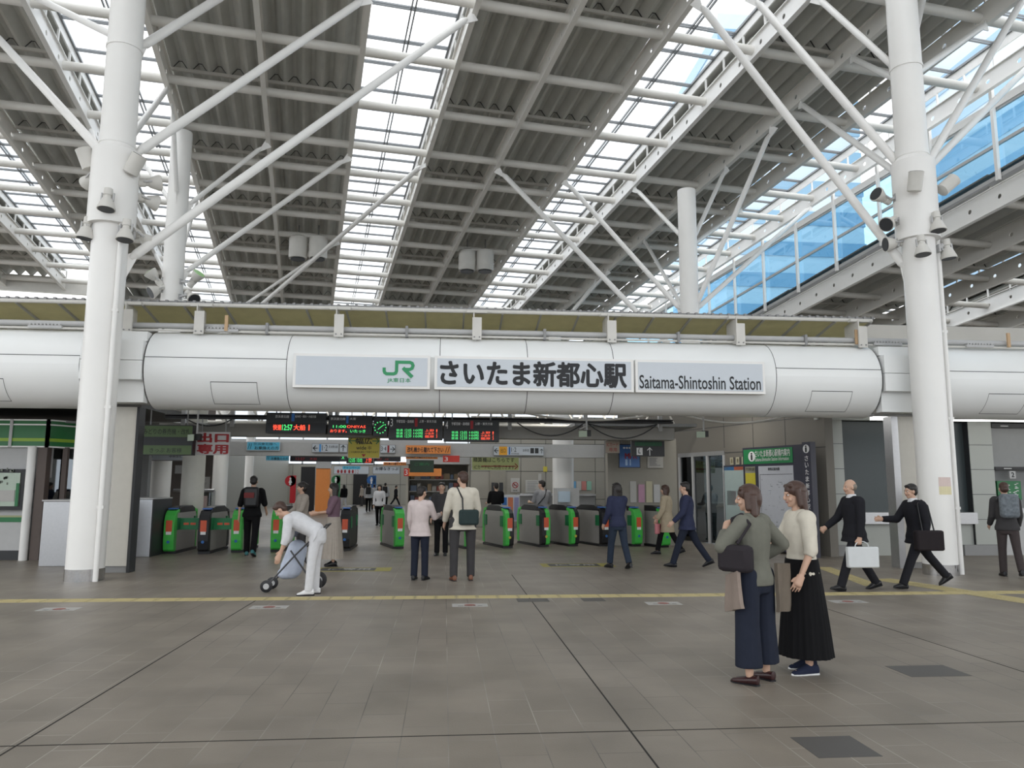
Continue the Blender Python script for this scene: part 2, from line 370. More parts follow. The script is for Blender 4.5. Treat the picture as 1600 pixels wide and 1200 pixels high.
def skylight(P, t0, t1, s_list, num, lift=.95):
    fr = MB(); gl = MB()
    s0, s1 = s_list[0], s_list[-1]; tm = t0 + (t1 - t0) * .5
    for t, w_ in ((t0 + .05, .09), (t1 - .05, .09), (tm - .05, .035), (tm + .05, .035)): fr.bar(P(t, s0, lift), P(t, s1, lift), w_, .07)
    for a, b in zip(s_list, s_list[1:]):
        for q in (.28, .72):
            s_ = a + (b - a) * q
            for e in (-.045, .045): fr.bar(P(t0, s_ + e, lift), P(t1, s_ + e, lift), .025, .05)
    gl.add([P(t0, s0, lift + .05), P(t1, s0, lift + .05), P(t1, s1, lift + .05), P(t0, s1, lift + .05)], [(0, 1, 2, 3)])
    f = fr.build('window_%d' % num, mat('skylight_bar', (.22, .23, .24), .4, .3), **S)
    gl.build('window_pane', SKYG, f)
    cb = MB()  # side curbs with posts
    for t in (t0 + .02, t1 - .02):
        cb.hexa([P(t - .02, s0, .66), P(t + .02, s0, .66), P(t + .02, s1, .66), P(t - .02, s1, .66), P(t - .02, s0, lift), P(t + .02, s0, lift), P(t + .02, s1, lift), P(t - .02, s1, lift)])
        s_ = s0
        while s_ < s1: cb.bar(P(t, s_, .25), P(t, s_, .7), .05, .05, (0, 1, 0)); s_ += 1.02
    cb.build('trim_2', WHITE, **S)
base = [-5.45, -2.91, -.42, 1.54, 3.58, 5.56, 7.75, 9.92, 12.0, 14.0, 16.3]
near = [-5.45 - 2.52 * i for i in range(13, 0, -1)]
SP = near + base
T = [-18.9, -16.3, -13.7, -11.1, -8.47, -5.9, -3.35, -.85, 1.56, 4.08, 6.72, 9.2, 11.6, 14.1]
SEND = 16.9; SN = near[0]; SFAR = 24.5
for i, t in enumerate(T):
    if i == len(T) - 1: lb = 'white edge roof beam along the top of the blue glass wall'
    else: lb = 'white perforated roof beam with round holes, %s counting from the left' % ORD[i]
    perf_beam(rp, t, SN, SEND if t < -13 else SFAR, lb, WHITE if i in (3, 10, 13) else BEAMW)
for s_ in SP:
    tag(MB().tube(rp(T[0], s_, .02), rp(T[-1], s_, .02), .125, 14).build('roof_purlin', BEAMW, smooth=True), 'round white tubular purlin crossing under the corrugated main roof', 'roof purlin', 'tubular purlins of the main roof')
dsl = [SN] + SP[2::2] + [SEND]
dsl = sorted(set(dsl)); dsl2 = dsl + [20.7, SFAR]
sky = [(-16.3, -13.7), (-11.1, -8.47), (-3.35, -.85), (4.08, 6.72), (11.6, 14.1)]
num = 1
for a, b in zip(T, T[1:]):
    if any(abs(a - q[0]) < .05 for q in sky): skylight(rp, a, b, SP + ([SEND] if a < -14 else [18.5, 20.7, 22.6, SFAR]), num); num += 1
    else: deck(rp, a, b, dsl if a < -13.8 else dsl2)
deck(rp, -26, -18.9, [SN, SEND])
for s_ in (18.5, 20.7, 22.6): tag(MB().tube(rp(-13.7, s_, .02), rp(14.1, s_, .02), .115, 10).build('roof_purlin', BEAMW, smooth=True), 'round white tubular purlin crossing under the corrugated main roof', 'roof purlin', 'tubular purlins of the main roof')
MB().bar(rp(-13.7, SFAR + .1, -.05), rp(14.3, SFAR + .1, -.05), .3, .75).build('trim_3', DIRTY, **S)
MB().bar(rp(-26, SEND + .1, -.05), rp(-13.7, SEND + .1, -.05), .3, .75).build('trim_3', DIRTY, **S)
# far lower roof, beyond the box beam
def fp(t, s, dz=0): return rp(t, s, -1.75 + dz)
MB().bar(rp(-13.72, SEND + .2, -.85), rp(-13.72, SFAR, -.85), .06, 2.4).build('trim_3', WHITE2, **S)
for a in range(-26, 14, 5):
    if a in (-6, 9): 
        skylight(fp, a, a + 3, [SEND + i * 2 for i in range(0, 12)], num); num += 1; deck(fp, a + 3, a + 5, [SEND, SEND + 22])
    else: deck(fp, a, a + 5, [SEND, SEND + 7, SEND + 14, SEND + 22])
for i in range(7):
    tag(MB().bar(fp(-26, SEND + .3 + i * 3.3), fp(14, SEND + .3 + i * 3.3), .15, .3).build('far_rafter', WHITE2), 'grey steel rafter under the far lower roof behind the main roof', 'roof beam', 'rafters of the far lower roof')
# ---- clerestory glass wall on the right
gt = lambda s_: rp(0, s_).z - .42 - .02 * max(0, -s_)
gb = lambda s_: 9.51 - .105 * s_
TG = 14.35
def gp(s_, z, t=TG):
    p = P0 + EH * t + DH * s_; p.z = z; return p
def q4(k, t, s0, s1, za, zb, th): # wall strip between two height functions
    k.hexa([gp(s0, za(s0), t - th), gp(s0, za(s0), t + th), gp(s1, za(s1), t + th), gp(s1, za(s1), t - th), gp(s0, zb(s0), t - th), gp(s0, zb(s0), t + th), gp(s1, zb(s1), t + th), gp(s1, zb(s1), t - th)])
k = MB(); ss = [SN + 2.3 * i for i in range(0, 24)]; ss = [x for x in ss if x < SEND + 4]
mid = lambda s_: gb(s_) * .52 + gt(s_) * .48
for f0, d in ((gt, .05), (mid, .045), (gb, .06)): q4(k, TG, SN, SEND + 4, lambda s_: f0(s_) - d, lambda s_: f0(s_) + d, .04)
fr = k.build('window_%d' % num, LGREY, **S); num += 1
k = MB()
for s_ in ss: k.bar(gp(s_, gb(s_) - .15, TG - .1), gp(s_, gt(s_) + .5, TG - .1), .09, .12, (0, 1, 0))
k.build('mullion', WHITE, fr)
k = MB(); q4(k, TG, SN, SEND + 4, gb, gt, .006); k.build('window_pane', BLUG, fr)
k = MB(); q4(k, TG - .02, SN, SEND + 4, lambda s_: gt(s_) + .02, lambda s_: gt(s_) + .25, .05); k.build('trim_4', WHITE, **S)
k = MB(); q4(k, TG, SN, SEND + 4, lambda s_: gb(s_) - .32, lambda s_: gb(s_) - .06, .05); k.build('trim_4', GREY, **S)
# ---- lower roof on the right
LT = [14.25, 16.9, 19.5, 22.1, 24.7, 27.3]
for i, t in enumerate(LT):
    perf_beam(lp, t, SN, 13.5 if i < 3 else 3.0, 'perforated beam of the right lower roof, %s counting out from the glass wall' % ['first', 'second', 'third', 'fourth', 'fifth', 'sixth'][i], WHITE if i in (0, 3) else BEAMW, .33)
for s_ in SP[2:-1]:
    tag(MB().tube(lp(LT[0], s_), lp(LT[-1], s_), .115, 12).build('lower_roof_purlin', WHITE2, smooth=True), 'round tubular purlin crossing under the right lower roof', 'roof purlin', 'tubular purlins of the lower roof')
for a, b in zip(LT, LT[1:]):
    if a == 19.5: skylight(lp, a, b, SP[2:], num, .8); num += 1
    else: deck(lp, a, b, dsl, .4)
deck(lp, 27.3, 36, [SN, 10], .4)
# cross beams closing the lower roof
MB().bar(lp(13.6, 13.2, -.6), lp(36, 13.2, -.6), .4, .8).build('trim_3', DIRTY, **S)
# ---- far lattice window at the end of the concourse roof
k = MB(); Yf = 66
for X in range(-36, 31, 2): k.box(X - .06, X + .06, Yf, Yf + .2, 3.4, 8.9)
for Z in (3.4, 4.3, 5.2, 6.1, 7.0, 7.9, 8.8): k.box(-36, 30, Yf, Yf + .2, Z - .06, Z + .06)
fr = k.build('window_%d' % num, LGREY, **S); num += 1
MB().box(-36, 30, Yf + .08, Yf + .1, 3.4, 8.9).build('window_pane', SKYG, fr)
# ---- office towers outside
def tower(name, x0, x1, y0, y1, z1, label, m1, m2, fh=4):
    t = thing(name, label, 'building', ((x0 + x1) / 2, y0, 0)); k = MB(); k.box(x0, x1, y0, y1, -.2, z1); k.build('wall', m1, t)
    z = 6
    while z < z1 - 3:
        MB().box(x0 - .15, x1 + .15, y0 - .15, y1 + .15, z, z + fh * .45).build('window_band', m2, t); z += fh
tower('office_building', 34, 52, 88, 110, 62, 'pale blue banded office tower seen through the glass wall at centre right', mat('pale_cladding', (.50, .58, .64), .5), mat('tower_glass', (.20, .34, .46), .2))
tower('office_building', 62, 90, 62, 90, 80, 'tall bright office tower seen through the right end of the glass wall', mat('pale_cladding2', (.62, .68, .72), .5), mat('tower_glass2', (.36, .50, .62), .2), 5)
# ------------------------------------------------------------------ columns with branching struts
def roofhit(x, y, zo=-.22):
    d = ray(x, y); Nn = EH.cross(DH - Vector((0, 0, SL))); Q = P0 + Vector((0, 0, zo)); return CAM + d * ((Q - CAM).dot(Nn) / d.dot(Nn))
def snap(p):
    v = p - P0; tt = v.dot(EH); s_ = v.dot(DH); T_ = [-16.3, -13.7, -11.1, -8.47, -5.9, -3.35, -.85, 1.56, 4.08, 6.72, 9.2, 11.6, 14.1]; n_ = min(T_, key=lambda q: abs(q - tt)); return rp(n_, s_, -.24) if abs(n_ - tt) < 1.1 else p
def strut(t, X, Y, p0, node, r=.085):
    """from the column axis (X, Y) at the height of p0 up to a roof node (t, s) or a pixel on the roof plane"""
    a = at(p0[0], p0[1], Y); a = Vector((X, Y, a.z)); b = rp(node[0], node[1], -.24) if len(node) == 2 and abs(node[0]) < 40 and abs(node[1]) < 30 else snap(roofhit(*node))
    d = (b - a).normalized(); k = MB()
    st = a + d * .62; k.cap(a + d * .5, st, .04, r, n=14); k.tube(st, b - d * .45, r, 14); k.cap(b - d * .45, b - d * .3, r, .04, n=14)
    hv = Vector((d.x, d.y, 0)).normalized() if Vector((d.x, d.y, 0)).length > .01 else Vector((1, 0, 0))
    sd = d.cross(Vector((0, 0, 1))).normalized(); upn = sd.cross(d)
    k.prism([a + d * .15 - upn * .24 - sd * .014, a + d * .62 - upn * .05 - sd * .014, a + d * .62 + upn * .05 - sd * .014, a + d * .15 + upn * .2 - sd * .014], sd * .028)
    k.prism([b - d * .5 - upn * .05 - sd * .014, b + upn * .1 - sd * .014 - d * .02, b - d * .05 - upn * .18 - sd * .014], sd * .028)
    k.build('strut', WHITE, t, smooth=True)
def column(name, X, Y, label, struts, topz, sleeve=None, pipe=None, r=.3, base=True):
    t = thing(name, label, 'column', (X, Y, 0)); k = MB()
    if sleeve:
        z0, z1 = sleeve; k.lathe((X, Y, .2), (0, 0, 1), [(0, r), (z0 - .2, r)], 32); k.lathe((X, Y, z1), (0, 0, 1), [(0, r), (topz - z1, r * .96)], 32)
        k.build('shaft', WHITE, t, smooth=True)
        MB().lathe((X, Y, z0), (0, 0, 1), [(0, r), (0, r + .1), (z1 - z0 - .1, r + .1), (z1 - z0, r)], 32).build('sleeve', WHITE, t, smooth=True)
        for zz in (z1 + .02, z1 + 1.9): MB().lathe((X, Y, zz), (0, 0, 1), [(0, r + .012), (.05, r + .012)], 32).build('band', WHITE, t)
    else:
        k.lathe((X, Y, .2 if base else 0), (0, 0, 1), [(0, r), (topz - (.2 if base else 0), r)], 28).build('shaft', WHITE, t, smooth=True)
    if base: MB().lathe((X, Y, 0), (0, 0, 1), [(0, r + .008), (.2, r + .008)], 32).build('base_ring', mat('polished_steel', (.55, .55, .56), .16, 1.0, var=.2, scale=30), t, smooth=True)
    if pipe:
        k = MB(); dx, dy = pipe; k.tube((X + dx, Y + dy, 0), (X + dx, Y + dy, sleeve[0] + .05), .045, 12)
        for z in (1.2, 2.9, 4.6): k.box(X + dx - .055, X + dx + .055, Y + dy - .03, Y + dy + .055, z, z + .05)
        k.build('drainpipe', WHITE, t, smooth=True)
    for q in struts: strut(t, X, Y, *q)
    return t
LX, RX, CY = -6.05, 9.26, 13.8
s76 = -7.97
column('round_column', LX, CY, 'big white round column at left with drainpipe and branching struts', [
    ((190, 430), (-.85, -7.97)), ((185, 262), (-3.35, -7.97)), ((195, 90), (-5.9, -7.97)), ((185, 245), (-8.47, -2.91), .07),
    ((180, 262), (-30, 30), .085), ((180, 330), (-11.1, .0), .08), ((183, 235), (148, -12), .085), ((197, 70), (186, -12), .075), ((200, 65), (100, -8), .07)],
    15.2, (6.2, 7.7), (.27, -.21))
column('round_column', RX, CY, 'big white round column at right with drainpipe and branching struts', [
    ((1450, 450), (1043, -12)), ((1430, 285), (1172, -10)), ((1428, 290), (1228, 156), .075), ((1410, 122), (1298, -5), .07), ((1412, 132), (1316, 86), .07),
    ((1415, 112), (1488, -6), .07), ((1415, 125), (1524, 32), .07), ((1430, 292), (1596, -12), .08), ((1430, 285), (1612, 85), .08)],
    15.2, (6.45, 8.15), (.41, .0))
column('round_column', -8.2, 23.0, 'white round column rising behind the left drum girder end', [
    ((285, 335), (410, 220), .07), ((285, 440), (530, 240), .08), ((285, 330), (225, 255), .07), ((285, 450), (230, 395), .07), ((285, 330), (275, 160), .07), ((285, 440), (318, 300), .065)], 12.35, r=.3)
column('round_column', 7.65, 23.0, 'white round column with open top behind the right half of the drum girder', [
    ((1070, 575), (783, 262), .085), ((1070, 500), (885, 280), .08), ((1070, 380), (982, 290), .07), ((1070, 500), (992, 372), .07), ((1070, 392), (1116, 256), .07),
    ((1070, 500), (1188, 192), .08), ((1070, 388), (1135, 322), .065), ((1070, 492), (1247, 318), .08)], 11.1, r=.29)
column('round_column', -10.6, 36.5, 'short white column far back left, just above the gallery panels', [
    ((362, 530), (650, 250), .085), ((362, 500), (530, 375), .07)], 10.1, r=.3)
column('round_column', 5.3, 36.5, 'distant white column nearly hidden behind the gallery panels', [((915, 520), (925, 437), .07), ((915, 520), (940, 420), .07)], 9.3, r=.3)

# ------------------------------------------------------------------ square posts under the girder
for X, lb, sx in ((-6.02, 'cream square post under the girder behind the left column', 1), (9.6, 'cream square post under the girder behind the right column', -1)):
    t = thing('square_post', lb, 'post', (X, 15.2, 0))
    MB().box(X - .33, X + .22 if sx > 0 else X + .33, 14.9, 15.15, .12, 3.06).build('cladding', mat('cream_cladding', (.56, .54, .49), .4), t)
    MB().box(X - .31, X + .2, 14.93, 15.14, 0, .12).build('plinth', GREY, t)
    k = MB(); x0 = X + .22 if sx > 0 else X - .47
    k.box(x0, x0 + (.05 if sx > 0 else .14), 14.88, 15.17, 0, 3.06); k.build('steel_edge', STEEL if sx < 0 else DARK, t)
# ------------------------------------------------------------------ drum girder
GY, GZ, GR = 15.0, 3.77, .745
t = thing('drum_girder', 'huge white drum shaped girder carrying the station name across the hall', 'girder', (0, GY, GZ))
def drum(x0, x1, a0=0, a1=360, r=GR, n=48, name='cladding_panel', m=GIRD):
    k = MB(); o = []; fs = []; seg = max(2, int(n * (a1 - a0) / 360))
    for X in (x0, x1):
        for i in range(seg + 1):
            a = R(a0 + (a1 - a0) * i / seg); o.append((X, GY - r * math.cos(a), GZ + r * math.sin(a)))
    fs = [(i, i + 1, seg + 2 + i, seg + 1 + i) for i in range(seg)]
    k.add(o, fs); return k.build(name, m, t, smooth=True)
SEAM = mat('panel_seam', (.05, .05, .05), .6)
segs = [-24, -18.5, -12.6, -6.62, -5.5, -2.95, -.12, 1.55, 3.22, 6.45, 8.62, 9.95, 15, 21, 27]
for a, b in zip(segs, segs[1:]):
    if a in (-6.62, 8.62): drum(a, b, r=GR - .09)
    else: drum(a + .006, b - .006)
for X in segs[1:-1]:
    k = MB(); k.rings([((X + e, GY, GZ), Vector((0, GR - .012, 0)), Vector((0, 0, GR - .012))) for e in (-.012, .012)], 48); k.build('seam', SEAM, t)
for a, b in ((-24, -6.62), (-5.5, -2.95), (6.45, 8.62), (9.95, 27)):
    an = R(12); MB().box(a, b, GY - GR * math.cos(an) - .003, GY - GR * math.cos(an) + .01, GZ + GR * math.sin(an) - .006, GZ + GR * math.sin(an) + .006).build('seam', SEAM, t)
for X, sk in ((-8.35, 0), (-3.9, .0), (7.6, 0), (11.3, 0), (-10.4, 0)): # maintenance hatches, thin outline following the curve
    k = MB()
    for e0, e1, a0, a1 in ((X - .42, X + .42, -22, -23), (X - .42, X - .412, -23, -62), (X + .412, X + .42, -23, -62), (X - .42, X + .42, -61, -62)):
        o = []; n = 6
        for x_ in (e0, e1):
            for i in range(n + 1):
                a = R(a0 + (a1 - a0) * i / n); o.append((x_, GY - (GR + .002) * math.cos(a), GZ + (GR + .002) * math.sin(a)))
        k.add(o, [(i, i + 1, n + 2 + i, n + 1 + i) for i in range(n)])
    k.build('hatch_outline', SEAM, t)
for X0, X1 in ((-6.6, -5.52), (8.66, 9.92)): # flat filler boxes beside the columns
    for z0, z1, y in ((3.5, 3.85, 14.22), (3.86, 4.22, 14.22), (3.1, 3.48, 14.4), (4.24, 4.42, 14.4)): MB().box(X0, X1, y, 14.6, z0, z1).build('filler_panel', GIRD, t)
# ---- station name sign
ym = 14.17
def spx(x, y): return at(x, y, ym)
t = thing('station_name_sign', 'wide pale station name sign with green railway logo and black lettering', 'sign', (1.7, ym, 3.45))
def sgn(px0, px1, z0, z1):
    x0 = spx(px0, 580).x; x1 = spx(px1, 580).x
    MB().box(x0, x1, ym, 14.31, z0, z1).build('panel_box', WHITE, t)
    return MB().box(x0 + .05, x1 - .05, ym - .01, ym + .01, z0 + .05, z1 - .05).build('panel_face', SIGNG, t)
z0, z1 = spx(800, 610).z, spx(800, 558).z
FA = [sgn(458, 672, z0, z1), sgn(679, 990, z0, z1), sgn(993, 1195, z0, z1)]
def tpx(s_, x0, y0, x1, y1, m, bold=0):
    a = at(x0, y1, ym); b = at(x1, y0, ym); text(s_, ((a.x + b.x) / 2, ym - .012, (a.z + b.z) / 2), b.x - a.x, b.z - a.z, m, FA[0 if x1 < 675 else 1 if x1 < 985 else 2], bold=bold, name='lettering')
tpx('さいたま新都心駅', 687, 567, 979, 602.5, INK, .036)
tpx('Saitama-Shintoshin Station', 999, 589, 1188, 607, INK, .012)
tpx('JR東日本', 605, 591, 642, 598.5, JRG, .01)
k = MB(); a = at(598, 563, ym); b = at(648, 563, ym); sc_ = (b.x - a.x) / (259 - 73)
C0 = Vector((a.x, ym - .012, at(598, 563, ym).z)) - Vector((73 * sc_, 0, -50 * sc_))
tr = lambda P: [(x * sc_, -y * sc_ * 1.0) for x, y in P]
stroke(k, tr([(83, 93), (83, 112), (87, 123), (97, 130), (138, 130), (150, 125), (155, 113), (155, 60), (232, 60), (245, 66), (250, 79), (245, 95), (232, 102), (193, 102)]), 19 * sc_, C0, (1, 0, 0), (0, 0, 1))
stroke(k, tr([(192, 93), (247, 148)]), 21 * sc_, C0 + Vector((0, -.0045, 0)), (1, 0, 0), (0, 0, 1)); k.build('logo_mark', JRG, FA[0])

# ------------------------------------------------------------------ gallery canopy over the girder
CX0, CX1 = -14.2, 8.75
t = thing('gallery_canopy', 'long sloping olive panel canopy above the drum girder', 'canopy', (0, 15.5, 4.5))
zf = lambda X: 4.98; 
yf, zF, yb, zB = 14.75, 5.02, 15.9, 4.80
n = 30; dx = (CX1 - CX0) / n
k = MB(); k.hexa([(CX0, yf, zF), (CX1, yf, zF), (CX1, yb, zB), (CX0, yb, zB), (CX0, yf, zF + .03), (CX1, yf, zF + .03), (CX1, yb, zB + .03), (CX0, yb, zB + .03)]); k.build('panel', OLIVE, t)
for i in range(n + 1):
    X = CX0 + i * dx; MB().bar((X, yf, zF - .02), (X, yb, zB - .02), .03, .05).build('batten', LGREY, t)
MB().tube((CX0, yf - .03, zF), (CX1, yf - .03, zF), .038, 12).build('front_rail', DIRTY, t, smooth=True)
k = MB(); k.box(CX0, CX1, yf + .0, yf + .06, zF + .045, zF + .075)
X = CX0
while X < CX1: k.box(X, X + .05, yf - .04, yf + .06, zF + .03, zF + .085); X += .17
k.build('edge_track', GREY, t)
t = thing('gallery_pipework', 'pale horizontal pipes and conduit running along the girder top', 'pipework', (0, 14.9, 4.55))
MB().tube((-14.2, 14.72, 4.60), (15, 14.72, 4.60), .055, 12).build('conduit', LGREY, t, smooth=True)
MB().tube((-14.2, 14.66, 4.50), (15, 14.66, 4.50), .022, 8).build('cable', DIRTY, t, smooth=True)
MB().box(-14.2, 15, 15.6, 16.4, 4.40, 4.47).build('ledge', DARK, t)
for X in (-11.4, -8.75, -6.1, -3.45, -.8, 1.9, 4.6, 7.25): MB().box(X, X + .05, 14.62, 14.8, 4.47, 4.68).build('clip', GREY, t)
for X in (-7.45, -4.25, 9.0, 11.0):
    k = MB(); k.box(X - .3, X + .3, 14.6, 14.66, 4.49, 4.54)
    for i in range(9): k.box(X - .28 + i * .065, X - .25 + i * .065, 14.6, 14.66, 4.535, 4.57)
    k.build('terminal_strip', LGREY, t)
for X in (-6.62, -4.2, 8.3, 11.6): MB().box(X, X + .06, 14.58, 14.62, 4.5, 4.8).build('tag_plate', mat('tan_tag', (.50, .34, .20), .6), t)
brx = [200, 312, 530, 745, 955, 1155, 1345]
where = ['beside the left column', 'right of the left column', 'above the sign left part', 'above the sign centre', 'above the first letters of the English name', 'above the right end of the sign', 'at the right end of the canopy']
for i, px in enumerate(brx):
    X = at(px, 520, 14.6).x; t = thing('canopy_bracket', 'white steel canopy bracket ' + where[i], 'bracket', (X, 14.9, 4.44))
    k = MB(); k.box(X - .09, X + .09, 14.52, 14.56, 4.42, 4.86); k.box(X - .012, X + .012, 14.54, 14.72, 4.42, 4.86); k.build('post', DIRTY, t)
    MB().box(X - .07, X - .05, 14.56, 15.1, 4.5, 5.0).build('side_plate', DIRTY, t)
    MB().box(X - .2, X + .2, 14.6, 14.72, 4.97, 5.03).build('saddle', DIRTY, t)
    MB().bar((X - .06, 15.0, 4.52), (X - .06, 16.0, 4.76), .05, .05).build('brace', DIRTY, t)
    k = MB()
    for q in (-.05, .05): k.lathe((X + q, 14.52, 4.47), (0, -1, 0), [(0, .016), (.012, .016)], 8)
    k.build('bolt', GREY, t)
MB().box(9.3, 24, 17.2, 17.5, 5.15, 5.5).build('trim_3', WHITE2, **S)
MB().box(9.3, 24, 17.6, 19.5, 4.9, 5.6).build('trim_3', GREY, **S)
# ------------------------------------------------------------------ ceiling ventilators in pairs
for px, py, lb in ((466, 388, 'left cylindrical ceiling ventilator of the left pair'), (497, 388, 'right cylindrical ceiling ventilator of the left pair'), (730, 408, 'left cylindrical ceiling ventilator of the right pair'), (758, 408, 'right cylindrical ceiling ventilator of the right pair')):
    p = roofhit(px, py, -.55); t = thing('ceiling_ventilator', lb, 'ventilator', p, 'cylindrical ceiling ventilators'); r = .37
    MB().lathe(p - Vector((0, 0, .45)), (0, 0, 1), [(0, r), (.08, r), (.1, r * 1.04), (.9, r * 1.04), (1.0, r * .5)], 24).build('drum', DIRTY, t, smooth=True)
    MB().lathe(p - Vector((0, 0, .5)), (0, 0, 1), [(0, r * .8), (.06, r * .8)], 24).build('grille', DARK, t, smooth=True)
    MB().tube(p + Vector((0, 0, .45)), p + Vector((0, 0, 1.0)), .03, 8).build('hanger', GREY, t)
# ------------------------------------------------------------------ spotlights on the columns
def spotlight(p, d, label, axis, kind='bell', lens=DARK, sc=1.0):
    """p: where it hangs, d: the way it shines, axis: column (x, y) it is bolted to"""
    p = Vector(p); d = Vector(d).normalized(); t = thing('spotlight', label, 'spotlight', p)
    ax = Vector((axis[0], axis[1], p.z)); to = (p - ax); to.z = 0; rr = axis[2]; foot = ax + to.normalized() * rr
    k = MB(); k.bar(foot, p - d * .1, .06, .05); side = d.cross(Vector((0, 0, 1))); side = side.normalized() if side.length > .1 else Vector((1, 0, 0))
    k.obox(foot, to.normalized(), Vector((-to.y, to.x, 0)).normalized(), (0, 0, 1), .02, .06, .08)
    for e in (-1, 1): k.bar(p - d * .1 + side * .1 * e * sc, p + d * .05 + side * .1 * e * sc, .02, .03)
    k.build('bracket', LGREY, t)
    q = p - d * .18 * sc
    if kind == 'bell': prof = [(0, .07), (.12, .075), (.13, .06), (.17, .06), (.20, .09), (.36, .15), (.39, .15)]
    else: prof = [(0, .10), (.02, .13), (.36, .135), (.38, .14)]
    prof = [(a * sc, b * sc) for a, b in prof]
    hs = MB().lathe(q, d, prof, 18).build('housing', DIRTY, t, smooth=True)
    MB().lathe(q + d * prof[-1][0], d, [(0, prof[-1][1] * .88), (.008, prof[-1][1] * .88)], 18).build('lens', lens, hs)
LL = (LX, CY, .38); RL = (RX, CY, .38)
def sp(px, py, Y): return at(px, py, Y)
dn = (0, -.1, -1)
for px, py, Y, d, lb, kd in (
    (136, 250, 13.7, (-.35, -.2, 1), 'upper left can spotlight on the left column tilted upward', 'can'), (210, 258, 13.55, (.55, -.2, 1), 'upper right can spotlight on the left column tilted upward', 'can'),
    (168, 310, 13.3, dn, 'bell spotlight hanging at the middle of the left column sleeve', 'bell'), (136, 355, 13.6, (-.1, 0, -1), 'bell spotlight at the lower left of the left column sleeve', 'bell'), (197, 358, 13.45, dn, 'bell spotlight at the lower front right of the left column sleeve', 'bell'),
    (232, 286, 14.0, (.7, .4, .2), 'round floodlight on the right side of the left column', 'bell'), (228, 312, 14.1, (.7, .6, -.1), 'floodlight below the round one beside the left column', 'bell'), (222, 370, 14.1, (.8, .3, -.6), 'floodlight at the lower right of the left column', 'bell'), (145, 278, 14.1, (-.6, .5, -.3), 'floodlight half hidden at the left of the left column', 'bell')):
    spotlight(sp(px, py, Y), d, lb, LL, kd)
for px, py, Y, d, lb, kd in (
    (1430, 285, 13.3, (0, -.3, 1), 'can spotlight facing up at the front of the right column', 'can'), (1480, 290, 13.7, (.8, 0, .7), 'tilted can spotlight at the upper right of the right column', 'can'),
    (1380, 310, 13.9, (-.8, -.3, .25), 'round floodlight at the upper left of the right column', 'bell'), (1392, 346, 13.8, (-.7, -.4, -.45), 'dark lens floodlight at the left of the right column', 'bell'), (1464, 345, 13.35, dn, 'bell spotlight at the right of the right column sleeve', 'bell'),
    (1440, 382, 13.3, dn, 'bell spotlight under the front of the right column sleeve', 'bell'), (1480, 388, 13.7, (.1, 0, -1), 'bell spotlight at the lower right of the right column sleeve', 'bell'), (1400, 380, 13.9, (-.8, .1, -.1), 'small floodlight behind the long strut of the right column', 'bell')):
    spotlight(sp(px, py, Y), d, lb, RL, kd)
GL = mat('green_tinted_lens', (.45, .75, .35), .2)
for px, py, d, lb in ((244, 436, (-.6, -.3, .7), 'spotlight with green tinted lens left of the rear left column'), (303, 438, (.6, -.3, .7), 'spotlight with green tinted lens right of the rear left column')):
    spotlight(at(px, py, 22.7), d, lb, (-8.2, 23, .3), 'bell', GL, 1.3)
for px, py, d, lb in ((248, 452, (-.6, -.5, -.5), 'lower white spotlight left of the rear left column'), (298, 462, (.6, -.6, -.6), 'lower dark spotlight right of the rear left column')):
    spotlight(at(px, py, 22.7), d, lb, (-8.2, 23, .3), 'bell', DARK, 1.3)
# ------------------------------------------------------------------ walls of the hall
WD = Vector((-.309, .951, 0)); WO = Vector((9.0, 17.4, 0)); WN = Vector((-.951, -.309, 0))   # angled right wall: direction, origin, normal into the hall
def wp(k, z, off=0): p = WO + WD * k + WN * off; return Vector((p.x, p.y, z))
def wslab(k0, k1, z0, z1, name, m, off=0, th=.25, parent=None, **tg):
    q = MB(); q.hexa([wp(k0, z0, off), wp(k1, z0, off), wp(k1, z0, off - th), wp(k0, z0, off - th), wp(k0, z1, off), wp(k1, z1, off), wp(k1, z1, off - th), wp(k0, z1, off - th)])
    return q.build(name, m, parent, **tg)
def panels(x0, x1, y, z0, z1, pw, ph, name, m, d=.2, parent=None, gap=.012, back=DARK, **tg):
    q = MB(); nx = max(1, round((x1 - x0) / pw)); nz = max(1, round((z1 - z0) / ph)); dx = (x1 - x0) / nx; dz = (z1 - z0) / nz
    for i in range(nx):
        for j in range(nz): q.box(x0 + i * dx + gap / 2, x0 + (i + 1) * dx - gap / 2, y, y + d, z0 + j * dz + gap / 2, z0 + (j + 1) * dz - gap / 2)
    q.k = 1; q.box(x0 + .001, x1 - .001, y + .02, y + d, z0, z1 - .001)
    return q.build(name, [m, back], parent, **tg)
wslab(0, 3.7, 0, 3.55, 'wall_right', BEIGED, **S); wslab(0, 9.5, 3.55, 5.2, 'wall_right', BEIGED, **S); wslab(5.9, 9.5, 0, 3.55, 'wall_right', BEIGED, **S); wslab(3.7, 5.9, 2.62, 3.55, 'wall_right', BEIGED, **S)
for z in (2.55, 3.3): wslab(0, 3.7 if z < 3 else 9.5, z, z + .018, 'trim_5', DARK, .004, .01, **S)
for k_ in (1.3, 2.5, 3.7): wslab(k_, k_ + .015, 0 if k_ < 3.7 else 2.7, 3.55, 'trim_5', DARK, .004, .01, **S)
